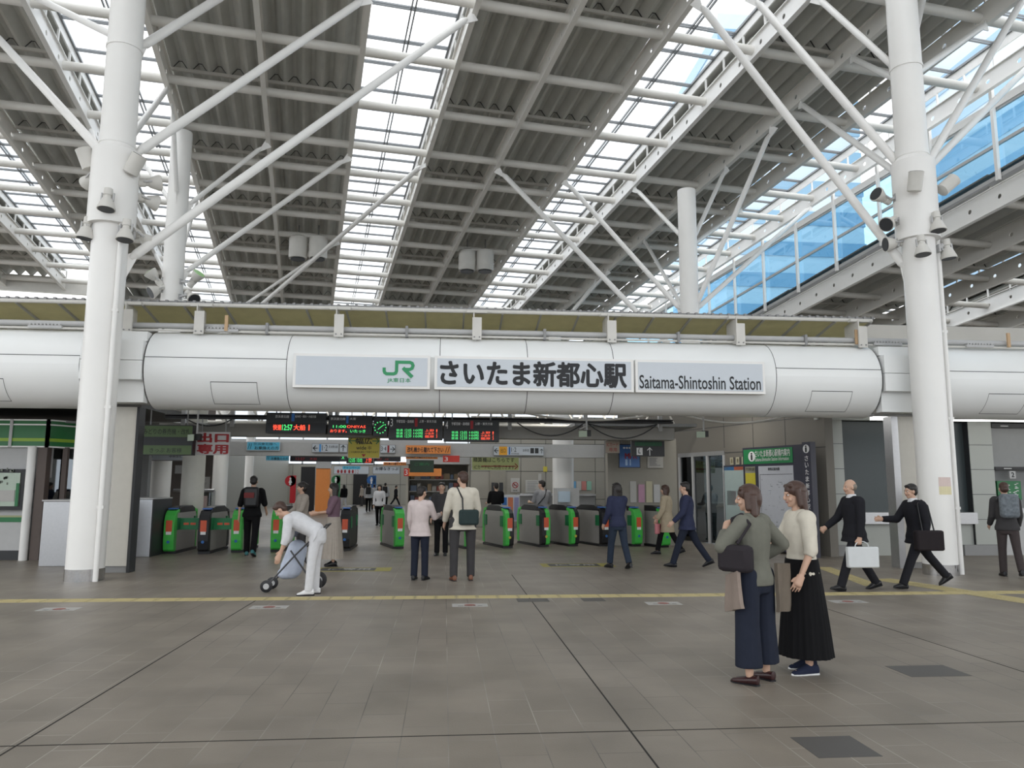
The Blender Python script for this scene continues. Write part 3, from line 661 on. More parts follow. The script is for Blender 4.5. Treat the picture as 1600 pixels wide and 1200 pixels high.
# glazed shop entrance in the angled wall
fr = wslab(3.7, 5.9, 2.5, 2.62, 'door_1', GREY, .03, .1, **S)
for k_ in (3.7, 4.45, 5.15, 5.82): wslab(k_, k_ + .08, 0, 2.5, 'door_frame', LGREY, .03, .1, fr)
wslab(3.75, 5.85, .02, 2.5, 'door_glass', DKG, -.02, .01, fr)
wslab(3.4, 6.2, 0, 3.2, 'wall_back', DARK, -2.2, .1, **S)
t = thing('vending_machine', 'green and white lit machine behind the glass of the shop entrance', 'vending machine', wp(4.2, 0, -1.2))
MB().obox(wp(4.2, .95, -1.2), WD, WN, (0, 0, 1), .45, .35, .95).build('cabinet', mat('machine_green', (.05, .25, .12), .4), t)
MB().obox(wp(4.2, 1.35, -.84), WD, WN, (0, 0, 1), .38, .02, .4).build('display', mat('machine_display', (.35, .45, .25), .3), t)
# white tiled front wall at the right
YW = 17.6
gx = lambda px, Y=YW: at(px, 760, Y).x
panels(9.0, gx(1321), YW, .25, 3.25, .7, .62, 'wall_right', TILEW, **S); MB().box(9.0, gx(1321), YW - .01, YW + .2, 0, .25).build('baseboard_right', GREY, **S)
panels(gx(1519), gx(1556), YW, .25, 3.25, .7, .62, 'wall_right', TILEW, **S); MB().box(gx(1500), gx(1556), YW - .01, YW + .2, 0, .25).build('baseboard_right', GREY, **S)
MB().box(8.9, 22, YW - .05, YW + .3, 3.22, 5.2).build('wall_right', TILEW, **S)
MB().box(gx(1321), gx(1519), YW + .08, YW + .3, 0, .75).build('wall_right', TILEW, **S)
MB().box(gx(1315), 22, YW + .45, YW + .5, 0, 3.3).build('wall_back', DARK, **S)
SHUT = mat('dark_slate_shutter', (.045, .058, .062), .35)
for a, b in ((1321, 1412), (1412, 1521)): MB().box(gx(a) + .02, gx(b) + .0, YW + .2, YW + .24, 1.0, 3.2).build('window_%d' % num, SHUT, **S); num += 1
t = thing('window_ledge', 'grey stone ledge below the dark shuttered windows at right', 'ledge', (gx(1420), YW + .1, .75))
MB().box(gx(1321), gx(1519), YW - .12, YW + .3, .75, 1.02).build('slab', STEEL, t)
q = MB(); q.box(9.5, 20, 15.95, 16.1, 2.97, 3.05); tt = thing('fluorescent_light', 'long white fluorescent light strip under the girder at right', 'ceiling light', (14, 16, 3.2))
MB().box(9.9, 20, 16.8, 17.0, 3.24, 3.3).build('housing', LGREY, tt); MB().box(9.9, 20, 16.82, 16.98, 3.17, 3.24).build('tube', LAMP, tt)
# ticket machine alcove at far right
MB().box(gx(1556), 22, YW + .25, YW + .4, 0, 3.2).build('wall_back', mat('grey_alcove', (.22, .225, .225), .5), **S)
t = thing('ticket_machine_bay', 'ticket machine bay numbered 2 with green fare map at right edge', 'ticket machine', (gx(1590), YW, 0))
x0, x1 = gx(1557), 17.5
MB().box(x0, x1, YW + .05, YW + .28, 0, 1.0).build('lower_cabinet', LGREY, t)
MB().box(x0, x1, YW - .02, YW + .1, 1.0, 1.12).build('shelf', STEEL, t)
MB().box(x0, x1, YW, YW + .2, 2.05, 2.12).build('signboard', BLACK, t); MB().box(x0, x1, YW, YW + .2, 3.08, 3.18).build('signboard', BLACK, t)
MB().box(x0, x1, YW + .1, YW + .26, 2.12, 3.08).build('upper_panel', mat('grey_upper_panel', (.26, .265, .265), .5), t)
for i in range(4):
    xa = x0 + .08 + i * 1.0; MB().box(xa + .3, xa + .46, YW + .02, YW + .05, 1.84, 2.02).build('number_plate', LGREY, t)
    text(str(i + 2), (xa + .38, YW + .015, 1.93), .08, .12, INK, t, bold=.02)
    MB().box(xa + .08, xa + .7, YW + .18, YW + .24, 1.32, 1.78).build('fare_map', DGREEN, t)
    q = MB(); rr = random.Random(i)
    for j in range(26): a_, b_ = xa + .1 + rr.random() * .52, 1.34 + rr.random() * .38; q.box(a_, a_ + .05, YW + .165, YW + .18, b_, b_ + .018)
    q.build('map_line', WINK, t)['kind'] = 'stuff'
    MB().box(xa + .06, xa + .34, YW + .02, YW + .24, 1.12, 1.3).build('key_panel', DARK, t)
    for z in (2.08, 3.12): MB().box(xa + .15, xa + .35, YW - .004, YW + .0, z - .012, z + .012).build('caption', LGREY, t)
# ---- wall back right: tall beige panels
YB = 30.5
panels(gx(735, YB), gx(1045, YB), YB, 0, 4.4, .95, 1.1, 'wall_back', BEIGEW, gap=.02, **S)
MB().box(gx(950, 24), gx(965, 24), 24, 24.5, 0, 3.2).build('wall_back', mat('grey_pier', (.13, .125, .12), .5), **S)
dr = MB().box(gx(765, YB - .05), gx(790, YB - .05), YB - .08, YB - .01, 0, 2.45).build('door_2', mat('door_beige', (.24, .225, .19), .5), **S)
for a in (768, 780): MB().box(gx(a, YB - .1), gx(a + 6, YB - .1), YB - .11, YB - .07, .9, 1.75).build('door_window', DARK, dr)
def notice(px, Y, label, m=STK, txt=None):
    Y = {30.4: 30.47, 26.8: 26.97, 20.3: 20.97, 20.9: 20.97, 29: 30.47}.get(round(Y, 1), Y)
    a = at(px[0], px[3], Y); b = at(px[2], px[1], Y); t = thing('notice', label, 'notice', ((a.x + b.x) / 2, Y, a.z))
    MB().box(a.x, b.x, Y, Y + .03, a.z, b.z).build('sheet', m, t)
    if txt == 'nosmoke':
        c = Vector(((a.x + b.x) / 2, Y - .005, (a.z + b.z) / 2)); r = (b.x - a.x) * .3; q = MB()
        stroke(q, [(r * math.cos(R(i * 20)), r * math.sin(R(i * 20))) for i in range(19)], r * .28, c, (1, 0, 0), (0, 0, 1)); stroke(q, [(-r * .7, r * .7), (r * .7, -r * .7)], r * .28, c, (1, 0, 0), (0, 0, 1)); q.build('prohibition_mark', REDI, t)
        MB().box(c.x - r * .6, c.x + r * .6, Y - .004, Y, c.z - r * .12, c.z + r * .12).build('cigarette', INK, t)
        text('禁煙', (c.x, Y - .006, a.z + (b.z - a.z) * .12), r * 1.6, r * .5, INK, t)
    elif txt:
        q = MB(); rr = random.Random(px[0]); n = 6
        for i in range(n):
            z = b.z - (b.z - a.z) * (.15 + .75 * i / n); q.box(a.x + (b.x - a.x) * .12, a.x + (b.x - a.x) * (.5 + .38 * rr.random()), Y - .004, Y, z - .012, z + .012)
        q.build('printed_line', GREY, t)
notice((798, 747, 812, 769), YB - .1, 'white no smoking notice on the beige back wall', txt='nosmoke')
notice((821, 750, 846, 770), YB - .1, 'white notice board to the right of the no smoking notice', txt='l')
notice((841, 740, 846, 750), YB - .1, 'small white notice high on the beige back wall'); notice((849, 729, 855, 737), YB - .1, 'small yellow notice on the beige back wall', YEL)
MB().box(gx(735, YB), gx(760, 40), YB + .21, 60, 0, 3.4).build('wall_right', BEIGEW, **S)
# ---- concourse end wall and far shops
YE = 66
panels(-24, 3, YE, 0, 3.4, 2.2, 1.7, 'wall_back', mat('pale_beige_end', (.36, .35, .31), .6), gap=.03, **S)
MB().box(gx(552, YE), gx(574, YE), YE - .1, YE - .02, 0, 2.9).build('door_3', BLACK, **S)
MB().box(-32, -13.2, 46, 46.5, 0, 4.1).build('wall_left', mat('pale_beige_left', (.34, .33, .29), .6), **S)
MB().box(gx(470, 46), gx(492, 46), 45.9, 46, 0, 2.7).build('door_4', BLACK, **S)
MB().box(-13.4, -13.1, 46, 66, 0, 4.1).build('wall_left', mat('pale_beige_left', (.34, .33, .29), .6), **S)
t = thing('orange_entrance', 'orange framed entrance beside the dark doorway at back left', 'entrance', (gx(503, 45.5), 45.5, 0))
MB().box(gx(493, 45.5), gx(515, 45.5), 45.5, 45.9, 0, 2.6).build('frame', ORNG, t); MB().box(gx(493, 45.5), gx(515, 45.5), 45.4, 45.9, 2.6, 3.6).build('lintel', LGREY, t)
def flag(px, Y, label, m, fig):
    a = at(px[0], px[3], Y); b = at(px[2], px[1], Y); w_ = b.x - a.x; t = thing('flag_sign', label, 'sign', ((a.x + b.x) / 2, Y, 0))
    c = Vector(((a.x + b.x) / 2, Y, b.z - w_ / 2)); q = MB(); q.lathe(c + Vector((0, .05, 0)), (0, -1, 0), [(0, w_ / 2), (.1, w_ / 2)], 28); q.box(c.x, b.x, Y - .05, Y + .05, a.z, c.z); q.box(c.x, b.x, Y - .05, Y + .05, c.z, b.z)
    q.build('board', m, t)
    q = MB(); q.lathe(c + Vector((0, -.055, w_ * .22)), (0, -1, 0), [(0, w_ * .09), (.01, w_ * .09)], 12)
    if fig == 'f': q.prism([c + Vector((-w_ * .06, -.055, w_ * .12)), c + Vector((w_ * .06, -.055, w_ * .12)), c + Vector((w_ * .17, -.055, -w_ * .18)), c + Vector((-w_ * .17, -.055, -w_ * .18))], (0, -.01, 0)); q.box(c.x - w_ * .08, c.x + w_ * .08, Y - .065, Y - .055, c.z - w_ * .38, c.z - w_ * .18)
    else: q.box(c.x - w_ * .13, c.x + w_ * .13, Y - .065, Y - .055, c.z - w_ * .12, c.z + w_ * .12); q.box(c.x - w_ * .08, c.x + w_ * .08, Y - .065, Y - .055, c.z - w_ * .4, c.z - w_ * .12)
    q.build('figure_mark', WINK, t)
    MB().box(c.x + w_ * .3, b.x, Y - .04, Y + .04, 0, a.z).build('stand', LGREY, t)
flag((444, 743, 463, 786), 36, 'red rounded toilet sign with white woman figure at back left', mat('flag_red', (.50, .02, .03), .5), 'f')
flag((517, 743, 532, 784), 44, 'green rounded sign with white figure at the back', DGREEN, 'm')
flag((573, 743, 588, 762), 64, 'blue rounded toilet sign with white man figure on the far wall', BLUE, 'm')
# round columns inside
column('round_column', gx(880, 26.5), 26.5, 'slim white column behind the ticket office on the right', [], 4.6, r=.37, base=False)
column('round_column', gx(270, 21.5), 21.5, 'white column between the counter and the exit only sign', [], 9, r=.3, base=False) if False else None
column('round_column', gx(343, 24), 24, 'slim white column right of the left ticket barriers', [], 5.2, r=.22, base=False)
column('round_column', gx(388, 34), 34, 'thin white column far back left beyond the barriers', [], 5.2, r=.18, base=False)
# left dark back wall and office
MB().box(-18, gx(331, 27), 27, 27.3, 0, 4.6).build('wall_left', mat('brown_back_wall', (.105, .09, .08), .6), **S)
MB().box(-18, -7.4, 21.5, 27, 3.3, 3.5).build('ceiling', GREY, **S)
notice((220, 748, 235, 763), 26.8, 'framed notice on the brown wall left of the slim column', txt='l'); notice((299, 745, 328, 764), 26.8, 'wide white notice board on the brown wall right of the column', txt='l'); notice((273, 727, 289, 740), 26.8, 'small grey notice above the barriers on the brown wall', LGREY)
# upper cross beams of the concourse
t = thing('service_beam', 'long grey service beam with cables above the ticket gates', 'beam', (0, 18.3, 2.72))
MB().box(-6.6, 5.6, 18.25, 18.65, 2.74, 3.03).build('box_beam', mat('grey_beam', (.27, .26, .24), .5), t)
for X in (-6.1, -5.0, -2.75, -2.6, 1.5, 3.35, 5.2): MB().box(X, X + .09, 18.2, 18.3, 2.95, 3.75).build('hanger', LGREY, t)
q = MB(); q.box(-6.4, 5.5, 18.0, 18.2, 3.12, 3.17)
for i in range(5): q.tube((-6.4, 18.02 + i * .04, 3.2), (5.5, 18.02 + i * .04, 3.2), .02, 6)
q.build('cable_tray', BLACK, t)
q = MB()
for x0, x1, sag in ((1.7, 3.3, .3), (3.4, 5.1, .35), (3.4, 5.1, .12), (-5.9, -4.9, .15), (-2.6, -1.6, .12)):
    q.path([(x0 + (x1 - x0) * i / 10, 17.98, 3.1 - sag * 4 * (i / 10) * (1 - i / 10)) for i in range(11)], .014)
q.build('hanging_cable', BLACK, t)
for x0, x1, sag, z in ((1.5, 5.2, .22, 3.35), (5.2, 8.4, .3, 3.4)):
    t_ = tag(MB().path([(x0 + (x1 - x0) * i / 14, 17.4, z - sag * 4 * (i / 14) * (1 - i / 14)) for i in range(15)], .025).build('white_conduit', DIRTY), 'curved pale conduit sagging under the girder ' + ('above the gates' if x0 < 3 else 'in front of the angled wall'), 'conduit')
MB().box(-8.5, 5.6, 25.0, 25.4, 2.55, 2.98).build('trim_6', LGREY, **S)
MB().box(-24, gx(740, 34), 34, 34.4, 3.0, 3.5).build('trim_6', LGREY, **S)
# lattice truss behind the service beam
q = MB(); Yt = 22; 
for z in (3.35, 4.3): q.tube((-7.2, Yt, z), (6.8, Yt, z), .05, 8)
for i in range(14): q.tube((-7.2 + i, Yt, 3.35), (-6.7 + i, Yt, 4.3), .03, 6); q.tube((-6.7 + i, Yt, 4.3), (-6.2 + i, Yt, 3.35), .03, 6)
tag(q.build('lattice_truss', WHITE2, smooth=True), 'white lattice truss spanning above the gates behind the departure boards', 'truss')
# small speakers / exit lamps on drops
for px, py, lb in ((1096, 679, 'small hanging box with tilted green white label before the angled wall'), (912, 678, 'small hanging box with tilted label above the right gates'), (300, 684, 'small tan box hanging over the exit only sign')):
    p = at(px, py, 17.3); t = thing('hanging_box', lb, 'hanging box', p)
    MB().box(p.x + .02, p.x + .17, p.y, p.y + .15, p.z - .05, p.z + .09).build('housing', BLACK, t)
    MB().obox(p + Vector((-.02, -.02, 0)), Vector((.8, -.6, 0)), Vector((.6, .8, 0)), (0, 0, 1), .1, .01, .07).build('label_plate', mat('pale_green_plate', (.42, .5, .4), .5), t)
    MB().tube((p.x + .08, p.y + .07, p.z + .09), (p.x + .08, p.y + .07, 3.6), .02, 8).build('drop_rod', LGREY, t)
    if -6.6 < p.x < 5.5: MB().tube((p.x + .08, p.y + .07, 2.98), (p.x + .08, 18.26, 2.98), .02, 8).build('arm', LGREY, t)
# ---- departure boards
def led(px, label, head, hx, rows, stripe=BLUE, num_=None, clock=False):
    Y = 17.75; H = [('#', 0, .50, 1, .94, mat('led_black', (.006, .006, .008), .3))]
    if num_: H.append((num_, .03, .08, .075, .42, WINK))
    H += [(head[0], hx[0], .12, hx[1], .26, WINK), (head[1], hx[2], .12, hx[3], .24, WINK), ('#', hx[4], .04, hx[4] + .05, .42, stripe)] if head else []
    H += rows
    return board('departure_board', label, 'departure board', px, Y, DARK, BLACK, .22, .01, H, hang=.5)
led((415, 645, 510, 677), 'leftmost departure board with red and green lettering', ('京浜東北線', '桜木町・横浜・大船方面'), (.15, .38, .48, .83, .42), [('快速', .12, .58, .26, .86, LEDR, .02), ('12:57', .27, .58, .44, .86, LEDG, .02), ('大船', .46, .58, .66, .86, LEDR, .02), ('1', .71, .58, .73, .86, LEDR, .02)])
led((513, 649, 582, 679), 'second departure board with two lines of scrolling text', ('京浜東北線', '大宮'), (.04, .38, .48, .62, .40), [('11:00', .1, .52, .4, .66, LEDG, .01), ('ONIYAS', .42, .52, .85, .66, LEDR, .01), ('おります。', .04, .74, .42, .9, LEDR, .01), ('いたっき', .5, .74, .85, .9, LEDG, .01)])
cb_ = led((583, 652, 606, 682), 'small square clock panel between the departure boards', None, None, [])
q = MB(); p = at(594, 668, 17.72)
for i in range(12):
    a = R(30 * i); q.box(p.x + .13 * math.sin(a) - .012, p.x + .13 * math.sin(a) + .012, 17.725, 17.735, p.z + .13 * math.cos(a) - .012, p.z + .13 * math.cos(a) + .012)
for i in range(-3, 6): q.box(p.x + .012 * i * 1.2 - .008, p.x + .012 * i * 1.2 + .008, 17.725, 17.735, p.z + .012 * i - .008, p.z + .012 * i + .008)
q.build('clock_face', LEDG, cb_)
for px, n_, lb in (((607, 652, 692, 687), '3', 'third departure board marked 3 with three green and red rows'), ((693, 656, 780, 690), '4', 'rightmost departure board marked 4 with three green and red rows')):
    rows = []
    for i in range(3):
        y0 = .53 + i * .135; rows += [('普通', .14, y0, .26, y0 + .11, LEDG), ('12:%02d' % (5 + 17 * i), .3, y0, .42, y0 + .11, LEDG), ('%d0両' % 1, .46, y0, .63, y0 + .11, LEDG), (['上野', '小金井', '籠原'][i], .67, y0, .84, y0 + .11, LEDR), ('%d' % (i + 1), .88, y0, .9, y0 + .11, LEDR)]
    led(px, lb, ('宇都宮線・高崎線', '上野・東京方面'), (.14, .46, .56, .88, .48), rows, REDI, n_)
# ---- other hanging signs
board('wide_gate_sign', 'yellow wide gate sign with green arrows and wheelchair accessible wording', 'sign', (543, 681, 594, 716), 18.7, YEL, LGREY, .06, .01,
      [('幅広', .24, .08, .76, .38, INK, .02), ('<', 0, 0, .001, .001, INK), ('>', .24, .10, .03, .36, DGREEN), ('>', .76, .10, .97, .36, DGREEN), ('wide', .26, .45, .58, .62, INK, .01), ('*', .62, .45, .74, .62, INK), ('この自動改札機をご利用できます', .05, .68, .95, .77, INK), ('▼', .43, .82, .57, .95, REDI)], hang=.3)
board('exit_only_sign', 'white exit only sign with big dark red characters', 'sign', (305, 675, 360, 711), 17.7, mat('white_sheet', (.50, .49, .49), .5), LGREY, .05, .006, [('出口', .04, .04, .97, .46, REDI, .04), ('専用', .04, .52, .97, .96, REDI, .04)], hang=.3)
board('green_information_board', 'unlit green and black information board above the counter', 'sign', (217, 664, 303, 711), 17.4, DARK, BLACK, .2, .01, [('#', .01, .03, .98, .40, mat('dull_green', (.09, .14, .06), .5)), ('みどりの券売機・改札', .06, .12, .94, .32, INK), ('#', .01, .68, .98, .98, mat('dull_green', (.09, .14, .06), .5)), ('きっぷ お客様', .2, .76, .8, .92, INK)], hang=.35)
board('direction_sign', 'white direction sign with arrow behind the green board', 'sign', (215, 708, 314, 720), 22.5, SIGNG, GREY, .12, .02, [('エレベーター', .03, .2, .22, .5, INK), ('^', .21, .15, .25, .6, INK), ('中央改札 出口', .5, .3, .82, .6, INK), ('#', .84, .05, .88, .95, REDI), ('>', .9, .25, .98, .8, INK)])
for px, Y, lb in (((385, 690, 438, 704), 24.9, 'nearer blue banner of two text lines at left of the concourse'), ((415, 708, 452, 720), 29, 'farther blue banner of two text lines at left of the concourse')):
    board('blue_banner', lb, 'banner', px, Y, CYAN, SIGNG, .06, .02, [('//', .04, .2, .16, .85, INK), ('京浜東北線へ', .2, .1, .9, .42, INK), ('お乗換えの方', .24, .52, .96, .9, INK, .01)])
board('platform_sign', 'white platform 1 and 2 sign with left arrow', 'sign', (487, 693, 530, 707), 24.9, SIGNG, GREY, .1, .015, [('>', .22, .25, .05, .8, INK), ('#', .27, .08, .34, .92, mat('line_blue', (.08, .3, .65), .5)), ('1·2', .38, .15, .58, .8, INK), ('京浜東北線', .62, .2, .95, .5, INK)])
board('platform_sign', 'white sign with up arrow left of the yellow wide gate sign', 'sign', (530, 694, 543, 707), 24.9, SIGNG, GREY, .1, .015, [('^', .2, .15, .75, .85, INK)])
board('platform_sign', 'white platform 3 and 4 sign with right arrow', 'sign', (594, 695, 618, 708), 24.9, SIGNG, GREY, .1, .015, [('3·4', .05, .2, .4, .75, INK), ('#', .47, .08, .6, .92, REDI), ('>', .65, .25, .95, .8, INK)])
for px, Y, lb in (((634, 696, 704, 709), 24.8, 'upper orange banner with dark lettering'), ((634, 709, 684, 717), 26, 'lower orange banner with dark lettering'), ((599, 722, 642, 727), 33, 'thin far orange banner')):
    board('orange_banner', lb + ' right of the platform signs', 'banner', px, Y, ORNG, ORNG, .05, .01, [('改札機から離れて下さい', .03, .2, .84, .85, INK, .02), ('//', .88, .15, .98, .85, INK)])
led2 = [('#', 0, .45, 1, .95, mat('led_black', (.006, .006, .008), .3)), ('宇都宮線 高崎線', .05, .1, .6, .35, WINK), ('12:57', .12, .55, .3, .85, REDI), ('大船', .4, .55, .55, .85, REDI)]
board('departure_board', 'distant departure board left of the yellow sign', 'departure board', (453, 708, 530, 721), 29.5, DARK, BLACK, .2, .01, led2)
board('departure_board', 'distant departure board with small green clock', 'departure board', (530, 709, 542, 721), 29.5, DARK, BLACK, .2, .01, [('X', .3, .3, .7, .7, LEDG)])
board('departure_board', 'distant green lettered departure board under the yellow sign', 'departure board', (541, 714, 583, 724), 27, DARK, BLACK, .2, .01, [('12:05 10両', .1, .15, .6, .9, LEDG), ('上野', .7, .15, .95, .9, LEDR)])
board('departure_board', 'distant departure board right of the yellow sign', 'departure board', (584, 710, 626, 721), 29.5, DARK, BLACK, .2, .01, led2)
board('advert_board', 'far white advert board with blue headline', 'sign', (521, 728, 577, 741), 44, SIGNG, GREY, .1, .03, [('#', .25, .03, .75, .4, CYAN), ('キャンペーン', .28, .06, .72, .36, INK), ('● ● ●  ● ● 3 2', .1, .45, .7, .9, REDI)], hang=1.2)
board('advert_board', 'far white advert board with black headline', 'sign', (582, 729, 625, 741), 44, SIGNG, GREY, .1, .03, [('お得なきっぷ', .1, .08, .95, .5, INK, .02)], hang=1.2)
board('queue_sign', 'pale yellow queue sign with red arrow on the back wall', 'sign', (737, 713, 811, 735), 26, mat('pale_yellow', (.52, .56, .25), .5), SIGNG, .05, .01, [('精算機はこちらです', .03, .08, .9, .42, INK, .005), ('>', .2, .5, .97, .9, REDI), ('ICカードのご利用できます', .05, .62, .9, .92, INK)])
board('platform_sign', 'white and orange direction sign at right of the concourse', 'sign', (771, 697, 850, 712), 24.9, SIGNG, GREY, .12, .015, [('>', .1, .25, .02, .75, INK), ('#', .11, .06, .27, .94, mat('exit_orange', (.8, .38, .03), .5)), ('出口', .14, .25, .24, .7, INK), ('#', .3, .1, .33, .9, BLUE), ('1·2', .35, .15, .45, .6, INK), ('京浜東北線', .35, .7, .5, .88, INK), ('お手洗', .58, .3, .7, .6, INK), ('#', .73, .2, .8, .75, DARK), ('#', .82, .2, .89, .75, DARK), ('^', .92, .3, .98, .75, INK)])
board('shop_sign', 'orange and red shop sign with numeral 3 in the concourse', 'sign', (631, 732, 690, 744), 31.5, ORNG, ORNG, .15, .01, [('#', 0, 0, .13, 1, mat('sign_red', (.6, .05, .04), .5)), ('3', .02, .15, .1, .85, WINK)])
board('shop_sign', 'dark green hanging board above the orange shop sign', 'sign', (640, 719, 678, 738), 30, mat('very_dark_green', (.02, .04, .025), .5), BLACK, .1, .01, [('ご案内', .2, .2, .8, .45, DGREEN)])
board('shop_sign', 'small red sign tag marked 3 under the orange banners', 'sign', (692, 712, 718, 722), 24.93, mat('sign_red', (.6, .05, .04), .5), mat('sign_red', (.6, .05, .04), .5), .1, .01, [('3', .1, .2, .3, .85, WINK)])
board('ic_card_sign', 'tan sheet with red brown lettering hanging by the poster', 'sign', (946, 689, 968, 708), 19.2, mat('tan_sheet', (.34, .28, .22), .5), GREY, .03, .006, [('ICカード', .1, .15, .9, .45, REDI), ('専用', .25, .55, .8, .88, REDI)], hang=.35)
board('poster', 'blue light beam poster with red letters beside the black sign', 'poster', (967, 694, 1000, 731), 20.2, mat('poster_blue', (.06, .15, .38), .4), BLACK, .08, .02, [('●●●●', .2, .12, .7, .2, WINK), ('MPR', .28, .38, .85, .62, REDI, .03), ('#', .3, .64, .4, .9, mat('poster_pale', (.35, .5, .7), .4)), ('#', .5, .64, .56, .9, mat('poster_pale', (.35, .5, .7), .4))], hang=.45)
board('elevator_sign', 'black overhead sign with wheelchair symbol and up arrow', 'sign', (987, 689, 1038, 713), 18.8, BLACK, BLACK, .12, .004, [('#', .1, .06, .92, .34, mat('sign_dark_green', (.01, .07, .03), .5)), ('エレベーター', .25, .12, .8, .28, DGREEN), ('#', .15, .45, .33, .92, WINK), ('●', .21, .49, .25, .56, INK), ('L', .2, .57, .27, .82, INK, .03), ('^', .47, .45, .62, .95, WINK)], hang=.45)
notice((1012, 714, 1036, 731), 20.3, 'pale notice with picture below the black wheelchair sign', txt='l')
MB().box(gx(950, 21), gx(1058, 21), 21.0, 21.3, 0, 2.95).build('wall_back', mat('beige_stall_wall', (.27, .255, .22), .6), **S)
for i, px in enumerate((985, 998, 1010, 1022)): notice((px, 752 + i % 2 * 5, px + 9, 785), 20.9, ['white', 'pink', 'yellowish', 'pale'][i] + ' leaflet pinned on the stall wall behind the right gates', [STK, mat('pink_paper', (.45, .25, .35), .5), mat('cream_paper', (.45, .42, .3), .5), LGREY][i])
# ---- leaflets and lit case along the ticket office
t = thing('fare_adjustment_machine', 'pale fare machine with screen and leaflets behind the right gates', 'machine', (gx(897, 25), 25, 0))
MB().box(gx(870, 25), gx(905, 25), 25, 25.8, 0, 1.55).build('cabinet', LGREY, t); MB().box(gx(872, 25), gx(890, 25), 24.9, 25.02, 1.1, 1.45).build('screen', mat('screen_pale', (.45, .55, .65), .2), t)
MB().box(gx(872, 25), gx(903, 25), 24.7, 25, .85, .95).build('shelf', STEEL, t)
for i in range(6): MB().box(gx(872 + i * 5, 24.9), gx(876 + i * 5, 24.9), 24.88, 24.92, .55, .82).build('leaflet', [STK, CYAN, LGREY][i % 3], t)
for i, (px, cc, lb) in enumerate(((893, mat('leaf_blue', (.12, .3, .5), .5), 'blue'), (901, STK, 'white'), (909, mat('leaf_red', (.5, .2, .18), .5), 'red edged'), (917, mat('leaf_green', (.25, .45, .35), .5), 'green edged'))):
    notice((px, 752, px + 7, 766), 29, lb + ' poster in the row high behind the right gates', cc)
board('poster_stand', 'lit poster panel with three colour strips behind the gates', 'poster stand', (783, 773, 812, 815), 27, SIGNG, STEEL, .15, .03, [('#', .05, .1, .3, .95, BLUE), ('#', .36, .1, .64, .95, mat('strip_orange', (.6, .2, .1), .5)), ('#', .7, .1, .95, .95, mat('strip_violet', (.3, .3, .5), .5))])
t = thing('office_counter', 'grey fronted ticket office counter behind the right gates', 'counter', (gx(860, 29), 29, 0))
MB().box(gx(812, 29), gx(930, 29), 29, 29.8, 0, 1.25).build('body', GREY, t); MB().box(gx(812, 29), gx(930, 29), 28.9, 29.9, 1.25, 1.33).build('top', STEEL, t)
# shop block in the middle of the concourse
t = thing('concourse_shop', 'small white shop with shelves in the middle of the concourse', 'shop', (gx(684, 32), 32, 0))
x0, x1 = gx(634, 32), gx(735, 32)
q = MB(); q.box(x0, x1, 34, 34.2, 0, 2.9); q.box(x1 - .1, x1, 32, 34, 0, 2.9); q.box(x0, x0 + .1, 32, 34, 0, 2.9); q.build('wall', mat('shop_beige', (.40, .38, .33), .5), t); MB().box(x0, x1, 31.9, 34.2, 2.5, 2.9).build('canopy', LGREY, t)
for j in range(4): MB().box(x0 + .1, x1 - .1, 33, 34, .35 + j * .5, .39 + j * .5).build('shelf', LGREY, t)
rr = random.Random(4)
for j in range(4):
    q = MB(); X = x0 + .15; q.k = 0
    while X < x1 - .25:
        w_ = .12 + rr.random() * .14; q.k = rr.randrange(4); q.box(X, X + w_, 33.1, 33.5, .39 + j * .5, .39 + j * .5 + .15 + rr.random() * .2); X += w_ + .03
    q.build('goods', [STK, mat('goods_tan', (.35, .25, .15), .5), mat('goods_blue', (.15, .2, .3), .5), mat('goods_red', (.35, .1, .08), .5)], t)['kind'] = 'stuff'
# ---- information board in front of the angled wall
def wboard(name, label, cat, k0, k1, z0, z1, off, parts):
    t = thing(name, label, cat, wp((k0 + k1) / 2, z0, off)); q = MB()
    q.hexa([wp(k1, z0, off), wp(k0, z0, off), wp(k0, z0, off - .15), wp(k1, z0, off - .15), wp(k1, z1, off), wp(k0, z1, off), wp(k0, z1, off - .15), wp(k1, z1, off - .15)]); q.build('frame', mat('navy_frame', (.035, .035, .055), .4), t)
    for p in parts:
        a, b, c, d, m_ = p[:5]; K0 = k1 + (k0 - k1) * a; K1 = k1 + (k0 - k1) * c; Z1 = z1 - (z1 - z0) * b; Z0 = z1 - (z1 - z0) * d
        if len(p) == 5: q = MB(); q.prism([wp(K0, Z0, off + .002), wp(K1, Z0, off + .002), wp(K1, Z1, off + .002), wp(K0, Z1, off + .002)], WN * .006); pn_ = q.build('panel', m_, t)
        else: text(p[5], wp((K0 + K1) / 2, (Z0 + Z1) / 2, off + .012), abs(K1 - K0), Z1 - Z0, m_, pn_, u=-WD, bold=p[6] if len(p) > 6 else 0)
    return t
PW = mat('map_paper', (.47, .48, .52), .4)
IG = mat('info_green', (.02, .21, .07), .4)
kb = wboard('information_board', 'tall green headed station information board with map and yellow timetable', 'information board', .25, 2.35, .05, 2.62, .5,
       [(.02, .02, .86, .165, IG), (.23, .03, .82, .10, WINK, 'さいたま新都心駅構内案内', .01), (.23, .105, .80, .14, WINK, 'Saitama-Shintoshin Station Information'),
        (.04, .19, .22, .97, mat('timetable_yellow', (.50, .43, .04), .5)), (.04, .19, .22, .255, PW), (.06, .20, .21, .235, INK, '京浜東北線'), (.28, .19, .86, .97, PW), (.45, .205, .64, .235, INK, '駅周辺案内図', .01), (.30, .27, .845, .275, INK), (.30, .27, .31, .95, INK)])
rr = random.Random(2)
q = MB()
